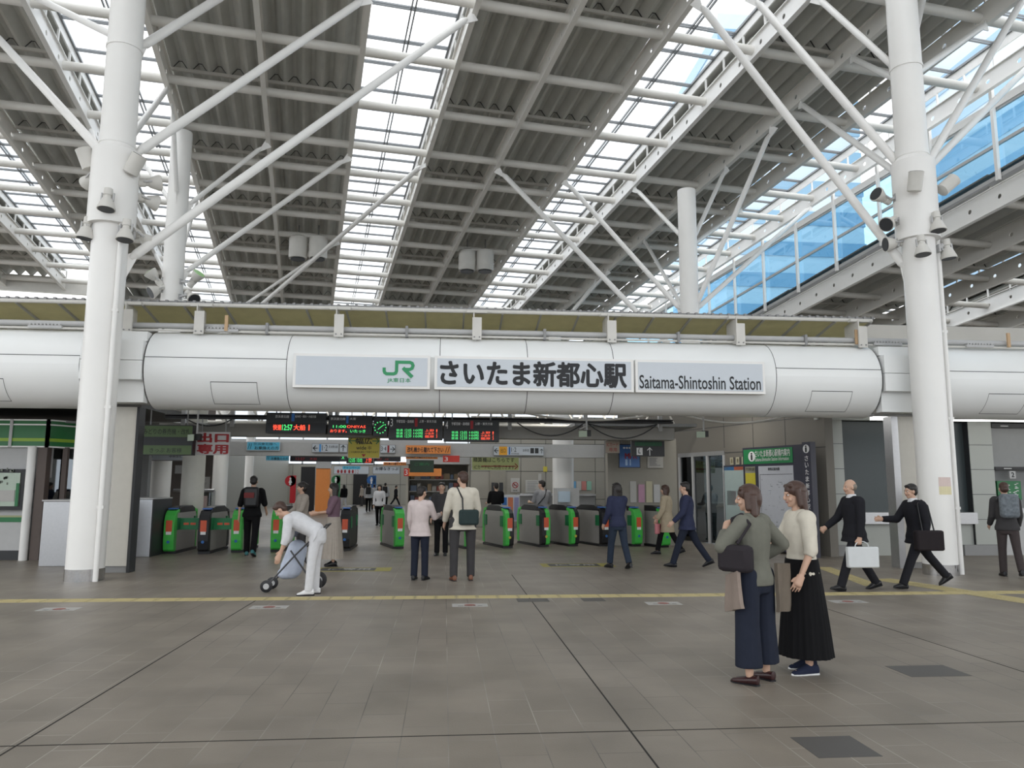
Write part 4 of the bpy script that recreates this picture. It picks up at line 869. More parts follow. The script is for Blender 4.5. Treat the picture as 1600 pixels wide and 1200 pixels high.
for i in range(60):
    a = .32 + rr.random() * .5; b_ = .3 + rr.random() * .6; w_ = .004 + rr.random() * .05; h = .002 + rr.random() * .006
    if rr.random() < .5: w_, h = h * .6, w_ * .7
    K0 = 2.35 - 2.1 * a; K1 = K0 - 2.1 * w_; Z1 = 2.62 - 2.57 * b_; Z0 = Z1 - 2.57 * h; q.prism([wp(K0, Z0, .51), wp(K1, Z0, .51), wp(K1, Z1, .51), wp(K0, Z1, .51)], WN * .002)
q.build('map_line', mat('map_line_grey', (.25, .26, .28), .5), kb)['kind'] = 'stuff'
c = wp(2.35 - 2.1 * .17, 2.62 - 2.57 * .09, .508); q = MB(); q.lathe(c, WN, [(0, .13), (.004, .13)], 24); q.build('info_roundel', WINK, kb); text('i', c + WN * .006, .07, .19, INK, kb, u=-WD, bold=.03)
sb = wp(.02, 0, .5); t = thing('station_name_post', 'narrow dark upright sign with white vertical characters beside the information board', 'sign', sb)
q = MB(); q.obox(sb + Vector((0, 0, 1.33)), WD, WN, (0, 0, 1), .13, .08, 1.33); q.build('post', mat('navy_frame', (.035, .035, .055), .4), t)
q = MB(); q.lathe(sb + WN * .082 + Vector((0, 0, 2.5)), WN, [(0, .10), (.004, .10)], 20); q.build('info_roundel', WINK, t); text('i', sb + WN * .09 + Vector((0, 0, 2.5)), .06, .16, INK, t, u=-WD, bold=.03)
for i, ch in enumerate('さいたま新都心駅'): text(ch, sb + WN * .085 + Vector((0, 0, 2.28 - i * .16)), .11, .12, WINK, t, u=-WD, bold=.01)
wboard('route_map_board', 'pale blue route map board on the angled wall', 'map board', 2.62, 3.62, .65, 2.2, .12, [(.03, .03, .97, .97, mat('route_paper', (.36, .44, .43), .4)), (.03, .03, .45, .09, mat('route_blue', (.05, .2, .45), .5)), (.45, .03, .97, .09, mat('route_red', (.5, .12, .06), .5)), (.12, .45, .5, .7, mat('route_pink', (.44, .36, .39), .4))])
wboard('narrow_notice', 'narrow yellow striped notice between route map and information board', 'notice', 2.4, 2.58, .9, 2.2, .06, [(.05, .02, .95, .3, PW), (.05, .35, .95, .95, mat('timetable_yellow', (.50, .43, .04), .5))])
for i in range(3): wboard('small_notice', ['left', 'middle', 'right'][i] + ' of the three small cream notices above the route map', 'notice', 3.0 + .25 * (2 - i) - .2, 3.0 + .25 * (2 - i) - .06, 2.22, 2.42, .03, [(.0, .0, 1, 1, mat('cream_paper', (.45, .42, .3), .5)), (.25, .2, .75, .8, mat('notice_tan', (.35, .28, .16), .5))])
# ------------------------------------------------------------------ left booth
t = thing('ticket_booth', 'ticket booth at the left edge with green striped fascia', 'booth', (-9.2, 17.4, 0))
YBt = 17.4; c1 = Vector((-8.62, YBt, 0)); c2 = Vector((-7.35, 19.3, 0)); cL = Vector((-14, YBt + .2, 0))
def vwall(a, b, z0, z1, th, name, m, par, out=0):
    a = Vector(a); b = Vector(b); d = (b - a).normalized(); nn = Vector((d.y, -d.x, 0)); a = a + nn * out; b = b + nn * out
    q = MB(); q.hexa([(a.x, a.y, z0), (b.x, b.y, z0), tuple((b - nn * th).to_2d()) + (z0,), tuple((a - nn * th).to_2d()) + (z0,), (a.x, a.y, z1), (b.x, b.y, z1), tuple((b - nn * th).to_2d()) + (z1,), tuple((a - nn * th).to_2d()) + (z1,)])
    return q.build(name, m, par)
FG = mat('fascia_green', (.012, .14, .035), .3); FY = mat('fascia_lime', (.26, .42, .03), .35)
for a, b in ((cL, c1), (c1, c2)):
    vwall(a, b, 2.42, 3.0, .3, 'fascia', FG, t); vwall(a, b, 2.53, 2.60, .01, 'stripe', FY, t, .008)
    for z in (2.40, 2.88, 2.98): vwall(a, b, z, z + .03, .03, 'trim_rail', WHITE, t, .015)
    d = b - a; n = max(2, round(d.length / .8))
    for i in range(n + 1):
        p = a + d * (i / n) if a != cL else b - d * (i / n); MB().box(p.x - .03, p.x + .03, p.y - .03, p.y + .05, 2.40, 3.01).build('fascia_post', LGREY, t)
vwall(cL, c1, 1.75, 2.40, .2, 'upper_panel', LGREY, t, -.1)
vwall(cL, c1 - Vector((.35, 0, 0)), .2, 1.75, .2, 'front_panel', LGREY, t, -.1); vwall(cL, c1 - Vector((.35, 0, 0)), 0, .2, .2, 'plinth', DARK, t, -.09)
vwall(cL, c1 - Vector((.35, 0, 0)), .80, .90, .02, 'green_band', DGREEN, t, -.08); vwall(cL, c1 - Vector((.35, 0, 0)), .90, .94, .02, 'green_band', mat('olive_band', (.35, .36, .2), .5), t, -.08)
MB().tube((c1.x - .28, YBt - .02, 0), (c1.x - .28, YBt - .02, 2.42), .085, 16).build('post', WHITE, t, smooth=True)
MB().box(c1.x - .17, c1.x + .02, YBt, YBt + .2, 0, 2.42).build('post', BROWN, t)
d = c2 - c1
for i in range(1, 6): p = c1 + d * (i / 5.2); MB().box(p.x - .05, p.x + .05, p.y - .05, p.y + .05, 0, 2.42).build('louvre_post', BROWN if i % 2 else BLACK, t)
vwall(c1 - Vector((0, -.3, 0)), c2, 0, 2.4, .02, 'glazing', DKG, t, -.35)
MB().box(-14, -7.5, 20.2, 20.4, 0, 3.1).build('rear_wall', GREY, t)
MB().box(-14, -7.5, 17.7, 20.3, 2.96, 3.0).build('roof', GREY, t)
tb = thing('advert_case', 'black framed advert case with green and white poster at left edge', 'advert case', (-9.6, 17.3, 1.0)); a = at(2, 797, 17.3); b = at(38, 733, 17.3)
MB().box(-10.2, b.x, 17.36, 17.5, a.z, b.z).build('frame', BLACK, tb); MB().box(-10.15, b.x - .09, 17.34, 17.37, a.z + .08, b.z - .08).build('poster', mat('poster_mint', (.42, .50, .42), .4), tb)
MB().box(-10.15, b.x - .17, 17.325, 17.345, a.z + .18, a.z + .42).build('text_field', STK, tb); MB().box(b.x - .15, b.x - .09, 17.325, 17.345, a.z + .08, b.z - .3).build('green_field', DGREEN, tb)
q = MB(); rr = random.Random(3)
for i in range(24): X = -10.1 + rr.random() * (b.x + 10.1 - .25); Z = a.z + .5 + rr.random() * .35; q.box(X, X + .05 * rr.random() + .02, 17.33, 17.338, Z, Z + .05)
q.build('printed_picture', mat('print_dark', (.15, .17, .14), .5), tb)
def counter(px0, px1, Y, label, top=1.28):
    x0, x1 = gx(px0, Y), gx(px1, Y); t = thing('steel_counter', label, 'counter', ((x0 + x1) / 2, Y, 0))
    MB().box(x0, x1, Y, Y + 1.2, 0, top).build('body', STEEL, t, bevel=.01); MB().box(x0 - .02, x1 + .02, Y - .02, Y + 1.22, top, top + .03).build('top', LGREY, t)
    MB().box(x1 + .0, x1 + .02, Y + .01, Y + 1.2, 0, top).build('end_panel', DARK, t)
counter(70, 116, 16.1, 'brushed steel counter between the booth and the left column', 1.27); counter(196, 240, 18.1, 'brushed steel counter with dark end panel before the first gate')
t = thing('glass_partition', 'low glass and steel partition behind the first two gates', 'partition', (gx(315, 22.5), 22.5, 0))
x0, x1 = gx(288, 22.5), gx(335, 22.5)
for X in (x0, (x0 + x1) / 2, x1): MB().box(X - .03, X + .03, 22.5, 22.56, 0, 1.45).build('post', LGREY, t)
MB().tube((x0 - .3, 22.53, 1.45), (x1, 22.53, 1.45), .05, 10).build('rail', STEEL, t, smooth=True); MB().box(x0, x1, 22.52, 22.54, .1, 1.4).build('glass_panel', CLG, t)
MB().box(x0 + .3, x0 + .65, 22.48, 22.5, .6, 1.3).build('pasted_notice', mat('pink_notice', (.45, .34, .32), .5), t)
MB().cap((X, 20.6, 0), (X, 20.6, 5.2), .29, .27, n=24).build('shaft', mat('dull_cream', (.50, .49, .44), .5), t, smooth=True)  # round shaft in one even dull cream
# ------------------------------------------------------------------ ticket gates
def gate(px, py, face, label, dg=1.75, flap=0, half=None, dark=False, rot=0):
    p = atz(px, py); X, Y = p.x, p.y; t = thing('ticket_gate', label, 'ticket gate', (X, Y, 0), 'row of ticket gates'); w_ = .12
    H = 1.0; k = MB() # side profile, nose towards the viewer
    prof = [(0, .06), (.0, .25), (.0, .78), (.05, .92), (.14, .99), (dg - .14, .99), (dg - .05, .92), (dg, .78), (dg, .06)]
    def ext(pr, x0, x1): q = MB(); q.prism([(X + x0, Y + a, b) for a, b in pr], (x1 - x0, 0, 0)); return q
    body = [(.16, .06), (.16, .86), (.22, .95), (dg - .22, .95), (dg - .16, .86), (dg - .16, .06)]
    ext(body, -w_ + .01, w_ - .01).build('body', mat('gate_grey', (.30, .285, .265), .45) if not dark else DARK, t, bevel=.01)
    fm = GREEN if face == 'green' else BLACK
    nose = [(0, .10), (-.03, .3), (-.03, .75), (.02, .90), (.12, 1.0), (.3, 1.03), (.3, .96), (.17, .93), (.165, .06), (.05, .06)]
    if half: # green and black side by side
        ns_ = ext(nose, -w_, 0).build('nose', GREEN if half == 'gb' else BLACK, t, bevel=.008); ext(nose, 0.002, w_).build('nose', BLACK if half == 'gb' else GREEN, t, bevel=.008)
    else: ns_ = ext(nose, -w_, w_).build('nose', fm, t, bevel=.008)
    ext([(dg + .0, .1), (dg + .0, .8), (dg - .1, 1.0), (dg - .3, 1.03), (dg - .3, .96), (dg - .165, .93), (dg - .165, .06)], -w_, w_).build('nose', fm, t, bevel=.008)
    ext([(.3, .95), (.32, 1.06), (.5, 1.1), (dg - .5, 1.1), (dg - .32, 1.04), (dg - .3, .95)], -w_ + .005, w_ - .005).build('top_console', BLACK, t, bevel=.01)
    MB().box(X - w_ + .03, X + w_ - .03, Y + .12, Y + .3, 1.03, 1.06).build('card_reader', mat('reader_blue', (.05, .15, .45), .3), t)
    MB().box(X - w_ + .05, X + w_ - .05, Y - .036, Y - .03, .52, .78).build('entry_sign', mat('gate_orange_red', (.62, .10, .04), .4), ns_)
    MB().box(X - w_ + .06, X + w_ - .06, Y - .037, Y - .031, .45, .52).build('label', WINK, ns_)
    q = MB(); q.lathe((X, Y - .03, .28), (0, -1, 0), [(0, .035), (.006, .035)], 14); q.build('roundel', YEL if half else BLUE, t)
    for sx in (-1, 1):
        for yy in (.25, dg - .25): MB().box(X + sx * w_ - .015, X + sx * w_ + .015, Y + yy - .1, Y + yy + .1, .55, .83).build('flap_housing', mat('flap_green', (.015, .17, .06), .4), t)
    MB().box(X - w_ - .02, X + w_ + .02, Y + .12, Y + dg - .1, 0, .06).build('base_plate', BLACK, t)
    t.rotation_euler.z = R(rot)
    if flap:
        for e, a, b in ((1, w_, w_ + flap), ):
            fd_ = MB().box(X + a, X + b, Y + .32, Y + .36, .55, .82).build('flap_door', mat('flap_green', (.015, .17, .06), .4), t)
            for q_ in (.33, .66): xx = X + a + (b - a) * q_; MB().box(xx - .06, xx + .06, Y + .31, Y + .32, .66, .71).build('stop_label', mat('gate_orange_red', (.62, .10, .04), .4), fd_)
gate(262, 866, 'green', 'leftmost ticket gate, green nosed, by the steel counter', flap=.48)
gate(316, 866, 'black', 'black nosed ticket gate, second from the left', flap=.48)
gate(368, 864, 'green', 'green nosed ticket gate left of the man in black')
gate(430, 863, 'green', 'green nosed ticket gate right of the man in black')
gate(538, 861, 'black', 'black nosed ticket gate left of the wide open passage', dark=True)
RT = 17
gate(624, 858, 'green', 'green nosed ticket gate at the right of the wide open passage', rot=RT)
gate(735, 858, 'green', 'green nosed ticket gate behind the person in the cream jacket', rot=RT)
gate(796, 857, 'green', 'ticket gate with green and black nose left of the clerk', half='gb', rot=RT)
gate(853, 855, 'green', 'ticket gate with black and green nose in front of the clerk', half='bg', rot=RT)
gate(899, 854, 'green', 'ticket gate with dark curved side right of the clerk', half='gb', rot=RT)
gate(947, 854, 'black', 'black nosed ticket gate left of the walking woman in dark clothes', rot=RT)
gate(998, 854, 'green', 'green nosed ticket gate right of the walking woman in dark clothes', rot=RT)
gate(1042, 856, 'green', 'rightmost ticket gate next to the beige coat', rot=RT)
# strip lamps added out of view to brighten the hall behind the gates
for i, (X, Y, lx) in enumerate(((-8, 22.5, 3), (-2, 21.5, 4), (4, 21.5, 3), (-5, 29, 4), (2, 28, 3), (-8, 40, 4), (-6, 54, 4), (6.6, 19.5, 2))):
    LZ = 1.9 + .1 * Y
    t = thing('added_strip_lamp', 'added out of view strip lamp brightening the hall above the ' + ['left barriers', 'middle gates', 'right gates', 'left concourse', 'right concourse', 'middle of the far concourse', 'end of the far concourse', 'angled wall'][i], 'ceiling light', (X, Y, LZ - .04))
    MB().box(X - lx / 2, X + lx / 2, Y - .15, Y + .15, LZ, LZ + .1).build('housing', LGREY, t); MB().box(X - lx / 2 + .03, X + lx / 2 - .03, Y - .1, Y + .1, LZ - .04, LZ).build('tube', LAMP, t)
    for e in (-.3, .3): MB().tube((X + lx * e, Y, LZ + .1), (X + lx * e, Y, LZ + .9), .015, 6).build('hanger', GREY, t)
    la = bpy.data.lights.new('hall_fill_light', 'AREA'); la.shape = 'RECTANGLE'; la.size = lx; la.size_y = .3; la.energy = 16; la.color = (1, .97, .9)  # added fill light under each strip
    lo = bpy.data.objects.new('hall_fill_light', la); col.objects.link(lo); lo.location = (X, Y, LZ - .07)

for y in (811, 837): p = atz(570, y); MB().box(p.x - 6 if y < 820 else p.x - .9, p.x + .8, p.y, p.y + .12, 0, .002).build('trim_7', STK, **S)

MB().box(3.2, 6.3, 18.66, 21.3, 3.1, 3.18).build('ceiling', GREY, **S)
MB().box(-20, -1, 44.0, 44.2, 3.85, 4.2).build('trim_6', LGREY, **S)
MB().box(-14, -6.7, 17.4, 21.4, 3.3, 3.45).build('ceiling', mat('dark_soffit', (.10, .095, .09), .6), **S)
# ------------------------------------------------------------------ people
def remesh(mb, name, m, parent, vox, smooth=4, fac=.5):
    me = mb.mesh('tmp', m); o = bpy.data.objects.new('tmp', me); col.objects.link(o)
    r = o.modifiers.new('r', 'REMESH'); r.mode = 'VOXEL'; r.voxel_size = vox; r.use_smooth_shade = True
    if smooth: q = o.modifiers.new('s', 'SMOOTH'); q.iterations = smooth; q.factor = fac
    dg = bpy.context.evaluated_depsgraph_get(); dg.update(); nm = bpy.data.meshes.new_from_object(o.evaluated_get(dg)); nm.name = name
    nm.materials.clear(); nm.materials.append(m); nm.polygons.foreach_set('use_smooth', [True] * len(nm.polygons))
    bpy.data.objects.remove(o); bpy.data.meshes.remove(me)
    r = bpy.data.objects.new(name, nm); col.objects.link(r); r.parent = parent; return r
SKIN = mat('skin', (.52, .33, .24), .5, var=.05, scale=20)
HAIRB = mat('black_hair', (.016, .013, .012), .45, var=.3, scale=60); HAIRR = mat('brown_hair', (.055, .028, .02), .42, var=.35, scale=60); HAIRG = mat('greying_hair', (.20, .17, .14), .5)
EYEW = mat('eye_white', (.7, .7, .7), .2, var=0); LIP = mat('lips', (.42, .16, .14), .4)
def cloth(n, c, r=.85): return mat(n, c, r, var=.12, scale=14, spec=.15, bump=.15)
def person(label, px, py, h, face, legs=((0, 0), (0, 0)), arms=((5, 8, 12), (5, 8, 12)), lean=0, hy=0, hp=0, hair='short', hairm=None, top=None, topm=None, sleeve=1.0, toplen=.10, bot='trousers', botm=None, shoem=None, sole=None,
           build=1.0, vox=.014, female=False, group=None, stance=.09, z=0, fist=False, extra=None, ankle=False, collar=None):
    """face: heading in degrees (0 looks into the hall, 90 looks left in the photo, -90 right, 180 at the camera)
    legs: (hip flex, knee flex) left then right; arms: (shoulder flex, abduct, elbow) left then right"""
    base = atz(px, py); k = h / 1.70; hairm = hairm or HAIRB; topm = topm or cloth('default_top', (.1, .1, .1)); botm = botm or topm; shoem = shoem or BLACK
    t = thing('person', label, 'person', (base.x, base.y, z), group)
    V = Vector; ca = lambda a: math.cos(R(a)); sa = lambda a: math.sin(R(a)); J = {}
    fem = .92 if female else 1.0; sw = .185 * fem * build
    spine = V((0, sa(lean), ca(lean))); back = V((0, -ca(lean), sa(lean)))
    J['pel'] = V((0, 0, 0)); J['chest'] = spine * .36; J['sh'] = spine * .48; J['neck'] = spine * .53 + V((0, .012, 0))
    for i, s_ in enumerate((-1, 1)):
        hf, kf = legs[i][:2]; hip = V((s_ * stance, 0, -.02)); th = V((s_ * .02, sa(hf), -ca(hf))) * .43; sh = V((s_ * .01, sa(hf - kf), -ca(hf - kf))) * .42
        J['hip%d' % i] = hip; J['kn%d' % i] = hip + th; J['an%d' % i] = hip + th + sh
        fp = legs[i][2] if len(legs[i]) > 2 else 0; J['fd%d' % i] = V((s_ * .12, ca(fp), sa(fp))).normalized(); J['fu%d' % i] = V((0, -sa(fp), ca(fp)))
        af, ab, el = arms[i][:3]; tw = arms[i][3] if len(arms[i]) > 3 else 0
        S0 = J['sh'] + V((s_ * sw, 0, -.03)); ud = V((s_ * sa(ab), sa(af) * ca(ab), -ca(af) * ca(ab))); E0 = S0 + ud * .285
        fdv = V((-s_ * sa(tw) + s_ * sa(ab) * .3 * ca(tw), sa(af + el) * ca(tw), -ca(af + el) * ca(tw))).normalized(); W0 = E0 + fdv * .25
        J['S%d' % i] = S0; J['E%d' % i] = E0; J['W%d' % i] = W0; J['hd%d' % i] = fdv
    zmin = min(min((J['an%d' % i] - J['fu%d' % i] * .085).z, (J['an%d' % i] - J['fu%d' % i] * .08 + J['fd%d' % i] * .15).z) for i in (0, 1)); off = V((0, 0, -zmin))
    # keep the feet centred on the spot
    cy = (J['an0'].y + J['an1'].y) / 2; off.y = -cy
    for q in list(J):
        if q[:2] not in ('fd', 'fu', 'hd'): J[q] = J[q] + off
    HM = Matrix.Rotation(R(hy), 3, 'Z') @ Matrix.Rotation(R(hp - lean * .5), 3, 'X'); HC = J['neck'] + HM @ V((0, .02, .145))
    X = lambda v: HC + HM @ V(v)
    bd = build
    def torso(b, infl, z0=-.10, zt=.53, hemw=None):
        rg = []; P = [(z0, .165, .115), (-.04, .168, .12), (.03, .155, .112), (.12, .135, .10), (.22, .148, .108), (.32, .165, .118), (.40, .168, .112), (.46, .14, .095), (.50, .085, .075), (zt, .06, .062)]
        for zz, rx, ry in P:
            if zz < z0: continue
            if female and .05 < zz < .2: rx *= .93
            if hemw and zz <= 0: rx *= hemw; ry *= hemw
            c = J['pel'] + spine * zz if zz > 0 else J['pel'] + V((0, 0, zz)); rg.append((c, V((rx * fem * bd + infl, 0, 0)), back * -(ry * bd + infl)))
        b.rings(rg, 20)
        for i in (0, 1): b.ell(J['S%d' % i] - (J['S%d' % i] - J['sh']) * .12, (.062 + infl, .062 + infl, .058 + infl))
        b.cap(J['S0'] * .8 + J['S1'] * .2 + V((0, 0, .01)), J['S1'] * .8 + J['S0'] * .2 + V((0, 0, .01)), .058 + infl, .058 + infl, n=12)
    # body
    b = MB(); torso(b, 0)
    b.cap(J['neck'] - spine * .05, HC - HM @ V((0, .01, .06)), .056 * fem, .052 * fem, n=14)
    b.ell(X((0, -.008, .03)), (.074, .094, .092), HM, 18, 12); b.ell(X((0, .022, -.045)), (.056, .062, .068), HM, 16, 10); b.ell(X((0, .055, -.092)), (.026, .022, .02), HM)
    b.ell(X((0, .098, -.022)), (.012, .018, .022), HM, 10, 7); b.cap(X((0, .086, .02)), X((0, .102, -.02)), .008, .012, n=8); b.ell(X((0, .082, .022)), (.05, .012, .01), HM)
    for s_ in (-1, 1): b.ell(X((s_ * .076, -.002, -.008)), (.012, .02, .032), HM, 10, 7); b.ell(X((s_ * .04, .062, -.035)), (.022, .022, .022), HM)
    for i, s_ in enumerate((-1, 1)):
        b.cap(J['hip%d' % i], J['kn%d' % i], .082, .052, r0=True, r1=True); b.cap(J['kn%d' % i], J['kn%d' % i].lerp(J['an%d' % i], .35), .05, .054, n=12); b.cap(J['kn%d' % i].lerp(J['an%d' % i], .35), J['an%d' % i], .054, .034, r1=True)
        a = J['an%d' % i]; fd = J['fd%d' % i]; fu = J['fu%d' % i]
        b.cap(a - fd * .03 - fu * .045, a + fd * .13 - fu * .06, .033, .022, ex=1.1, ref=(1, 0, 0), r0=True, r1=True)
        b.cap(J['S%d' % i], J['E%d' % i], .047 * bd, .036, r0=True, r1=True); b.cap(J['E%d' % i], J['W%d' % i], .038, .024, r1=True)
        hd = J['hd%d' % i]; W = J['W%d' % i]; inn = V((-s_, 0, 0)); nn = (inn - hd * inn.dot(hd)); nn = nn.normalized() if nn.length > .2 else V((0, 0, -1)); sd = hd.cross(nn).normalized()
        b.cap(W, W + hd * .085, .026, .026, ex=1.45, ref=sd, n=12, r1=True, ex2=1.6); 
        b.cap(W + hd * .02, W + hd * .07, .02, .018, ex=1.9, ref=sd, n=12)
        thumb_sd = sd if sd.y > 0 or abs(sd.y) < .01 and sd.z > 0 else -sd
        curl = 1.25 if fist else .35
        for f_, (o_, L) in enumerate(((.034, .068), (.0115, .076), (-.0115, .070), (-.034, .055))):
            r0 = W + hd * .088 + thumb_sd * o_; d1 = (hd * math.cos(curl * .6) + nn * math.sin(curl * .6) + thumb_sd * o_ * 1.5).normalized(); d2 = (hd * math.cos(curl * 1.5) + nn * math.sin(curl * 1.5)).normalized()
            m1 = r0 + d1 * L * .5; rr = .0088 if vox < .008 else .0105
            b.cap(r0 - hd * .02, m1, rr, rr * .95, n=8, r1=True); b.cap(m1, m1 + d2 * L * .5, rr * .95, rr * .8, n=8, r1=True)
        tb = W + hd * .03 + thumb_sd * .026; td = (hd * .75 + thumb_sd * .6 + nn * .35).normalized(); b.cap(tb, tb + td * .035, .0125, .011, n=8, r1=True); b.cap(tb + td * .035, tb + td * .035 + (td * .6 + hd * .6).normalized() * .03, .011, .009, n=8, r1=True)
    remesh(b, 'body', SKIN, t, vox, 3, .4)
    # face details
    if vox < .02:
        for s_ in (-1, 1):
            ey = MB().ell(X((s_ * .031, .078, .004)), (.0135, .009, .0075), HM, 10, 7).build('eye', EYEW, None, smooth=True); ey.parent = t
            MB().ell(X((s_ * .031, .085, .004)), (.0062, .0035, .0062), HM, 8, 6).build('iris', INK, None, smooth=True).parent = ey
            MB().cap(X((s_ * .016, .088, .024)), X((s_ * .048, .078, .026)), .004, .003, n=6).build('eyebrow', hairm, None, smooth=True).parent = t
        MB().cap(X((-.019, .083, -.062)), X((.019, .083, -.062)), .0055, .0055, n=8, r0=True, r1=True).build('mouth', LIP, None, smooth=True).parent = t
    # hair
    b = MB()
    if hair in ('short', 'bald', 'cap'):
        if hair == 'bald': b.ell(X((0, -.035, .012)), (.081, .078, .07), HM, 16, 10)
        else: b.ell(X((0, -.018, .05)), (.084, .098, .085), HM, 18, 12); b.ell(X((0, -.052, .0)), (.076, .06, .078), HM); b.ell(X((0, .055, .088)), (.06, .032, .028), HM)
    else:
        b.ell(X((0, -.018, .048)), (.09, .106, .092), HM, 18, 12); b.ell(X((0, -.05, -.01)), (.088, .068, .10), HM)
        L = {'bob': .13, 'long': .24, 'bun': .03}[hair]
        if hair == 'bun': b.ell(X((0, -.12, .05)), (.045, .045, .045), HM)
        else:
            for x_, r_ in ((-.068, .036), (-.035, .045), (0, .05), (.035, .045), (.068, .036)): b.cap(X((x_, -.05 - .03 * (1 - abs(x_) / .07), .03)), X((x_ * 1.25, -.055, -.02 - L)), r_, r_ * .82, n=10, r1=True)
            for s_ in (-1, 1): b.cap(X((s_ * .078, .0, .06)), X((s_ * .09, -.005, -L * .72)), .028, .024, n=10, r1=True)
        b.cap(X((-.05, .048, .092)), X((.06, .05, .088)), .024, .022, n=8, r0=True, r1=True); b.ell(X((0, -.085, .0)), (.075, .045, .10), HM)
    remesh(b, 'hair', hairm, t, max(vox, .007), 2, .4)
    # clothes
    vc = max(vox, .011)
    b = MB(); inf = {'shirt': .026, 'sweater': .028, 'jacket': .03, 'coat': .04}.get(top, .02); torso(b, inf, -toplen, .515 if top != 'sweater' else .525, hemw=1.08 if top in ('jacket', 'coat', 'sweater') else 1.02)
    if toplen > .12:
        rg = []
        for q in range(5):
            f_ = q / 4; c = J['pel'] + V((0, 0, -.08 - (toplen - .08) * f_)); rg.append((c, V((.172 * bd * fem + inf + .03 * f_, 0, 0)), V((0, .125 * bd + inf + .03 * f_, 0))))
        b.rings(rg, 20)
    for i in (0, 1):
        S_, E_, W_ = J['S%d' % i], J['E%d' % i], J['W%d' % i]; b.cap(S_, E_ if sleeve > .5 else S_.lerp(E_, sleeve * 2), .053 * bd + inf * .8, .044 + inf * .7, r0=True, r1=sleeve > .5)
        if sleeve > .5: b.cap(E_, E_.lerp(W_, (sleeve - .5) * 2), .044 + inf * .7, .032 + inf * .6, r0=True)
    remesh(b, 'top', topm, t, vc, 3)
    if collar: MB().cap(J['neck'] + V((0, .05, -.06)), J['pel'] + spine * .26 + V((0, .128, 0)), .05, .014, n=12).build('shirt_front', collar, None, smooth=True).parent = t
    if collar: MB().cap(J['neck'] - spine * .05, J['neck'] + spine * .04, .092, .064, n=18).build('collar', collar, None, smooth=True).parent = t
    b = MB()
    if bot in ('trousers', 'wide'):
        rg = [(J['pel'] + V((0, 0, zz)), V((rx * bd * fem, 0, 0)), V((0, ry * bd, 0))) for zz, rx, ry in ((.06, .158, .118), (-.02, .178, .132), (-.12, .185, .135), (-.17, .16, .12))]; b.rings(rg, 20)
        r1, r2, r3 = (.10, .072, .064) if bot == 'trousers' else (.112, .108, .122); endf = (1.06 if not female else .98) if bot == 'trousers' else .84
        for i in (0, 1):
            H_, K_, A_ = J['hip%d' % i], J['kn%d' % i], J['an%d' % i]; b.cap(H_, K_, r1 * bd, r2, r0=True, r1=bot == 'trousers'); b.cap(K_, K_.lerp(A_, endf), r2 * 1.0, r3)
        remesh(b, 'trousers', botm, t, vc, 3)
    elif bot == 'skirt':
        n = 112; rg = []; top_ = J['pel'] + V((0, 0, .08)); bz = .155
        o = []; fs = []; NR = 12
        for q in range(NR):
            f_ = q / (NR - 1); z_ = top_.z + (bz - top_.z) * f_
            for j in range(n):
                a = 2 * math.pi * j / n; pl = 1 + (.022 * math.sin(a * 26) + .022 * math.sin(a * 9 + 1)) * min(1, f_ * 1.6); rx = .178 + .08 * f_ ** .9; ry = .142 + .10 * f_ ** .9
                o.append((rx * pl * math.cos(a), off.y + ry * pl * math.sin(a), z_))
        fs = [(q * n + j, q * n + (j + 1) % n, (q + 1) * n + (j + 1) % n, (q + 1) * n + j) for q in range(NR - 1) for j in range(n)]; fs.append(tuple(range(n)))
        b.add(o, fs); b.build('skirt', botm, None, smooth=True).parent = t
    # shoes
    for i in (0, 1):
        a = J['an%d' % i]; fd = J['fd%d' % i]; fu = J['fu%d' % i]; sd = fd.cross(fu).normalized(); b = MB(); low = shoem is BURG
        rg = []
        for d_, wv, hv, up_ in ((-.085, .012, .012, -.05), (-.078, .034, .042, -.038), (-.03, .041, .052 if not low else .040, -.030 if not low else -.042), (.03, .042, .052 if not low else .036, -.034 if not low else -.05), (.08, .046, .038 if not low else .032, -.05 if not low else -.055), (.13, .042, .024, -.062), (.165, .028, .016, -.068), (.176, .008, .008, -.07)):
            rg.append((a + fd * d_ + fu * up_, sd * wv, fu * hv))
        b.rings(rg, 16); sh_ = b.build('shoe', shoem, None, smooth=True); sh_.parent = t
        b = MB(); b.rings([(a + fd * d_ + fu * -.08, sd * wv, fu * .012) for d_, wv in ((-.09, .016), (-.075, .038), (.0, .040), (.08, .047), (.14, .042), (.172, .022), (.182, .008))], 12); b.build('shoe_sole', sole or BLACK, None, smooth=True).parent = sh_
        if sole:
            for j in range(4): MB().cap(a + fd * (.04 + j * .02) + fu * (-.012 - j * .006) - sd * .02, a + fd * (.045 + j * .02) + fu * (-.012 - j * .006) + sd * .02, .003, .003, n=6).build('lace', WINK, None).parent = sh_
    t.scale = (k, k, k); t.rotation_euler.z = R(face); t['_'] = 0; del t['_']
    M = Matrix.Rotation(R(face), 3, 'Z') * 1.0
    def world(v): return V((base.x, base.y, z)) + (Matrix.Rotation(R(face), 3, 'Z') @ (V(v) * k))
    J = dict(J); J['HC'] = HC; return t, J, world
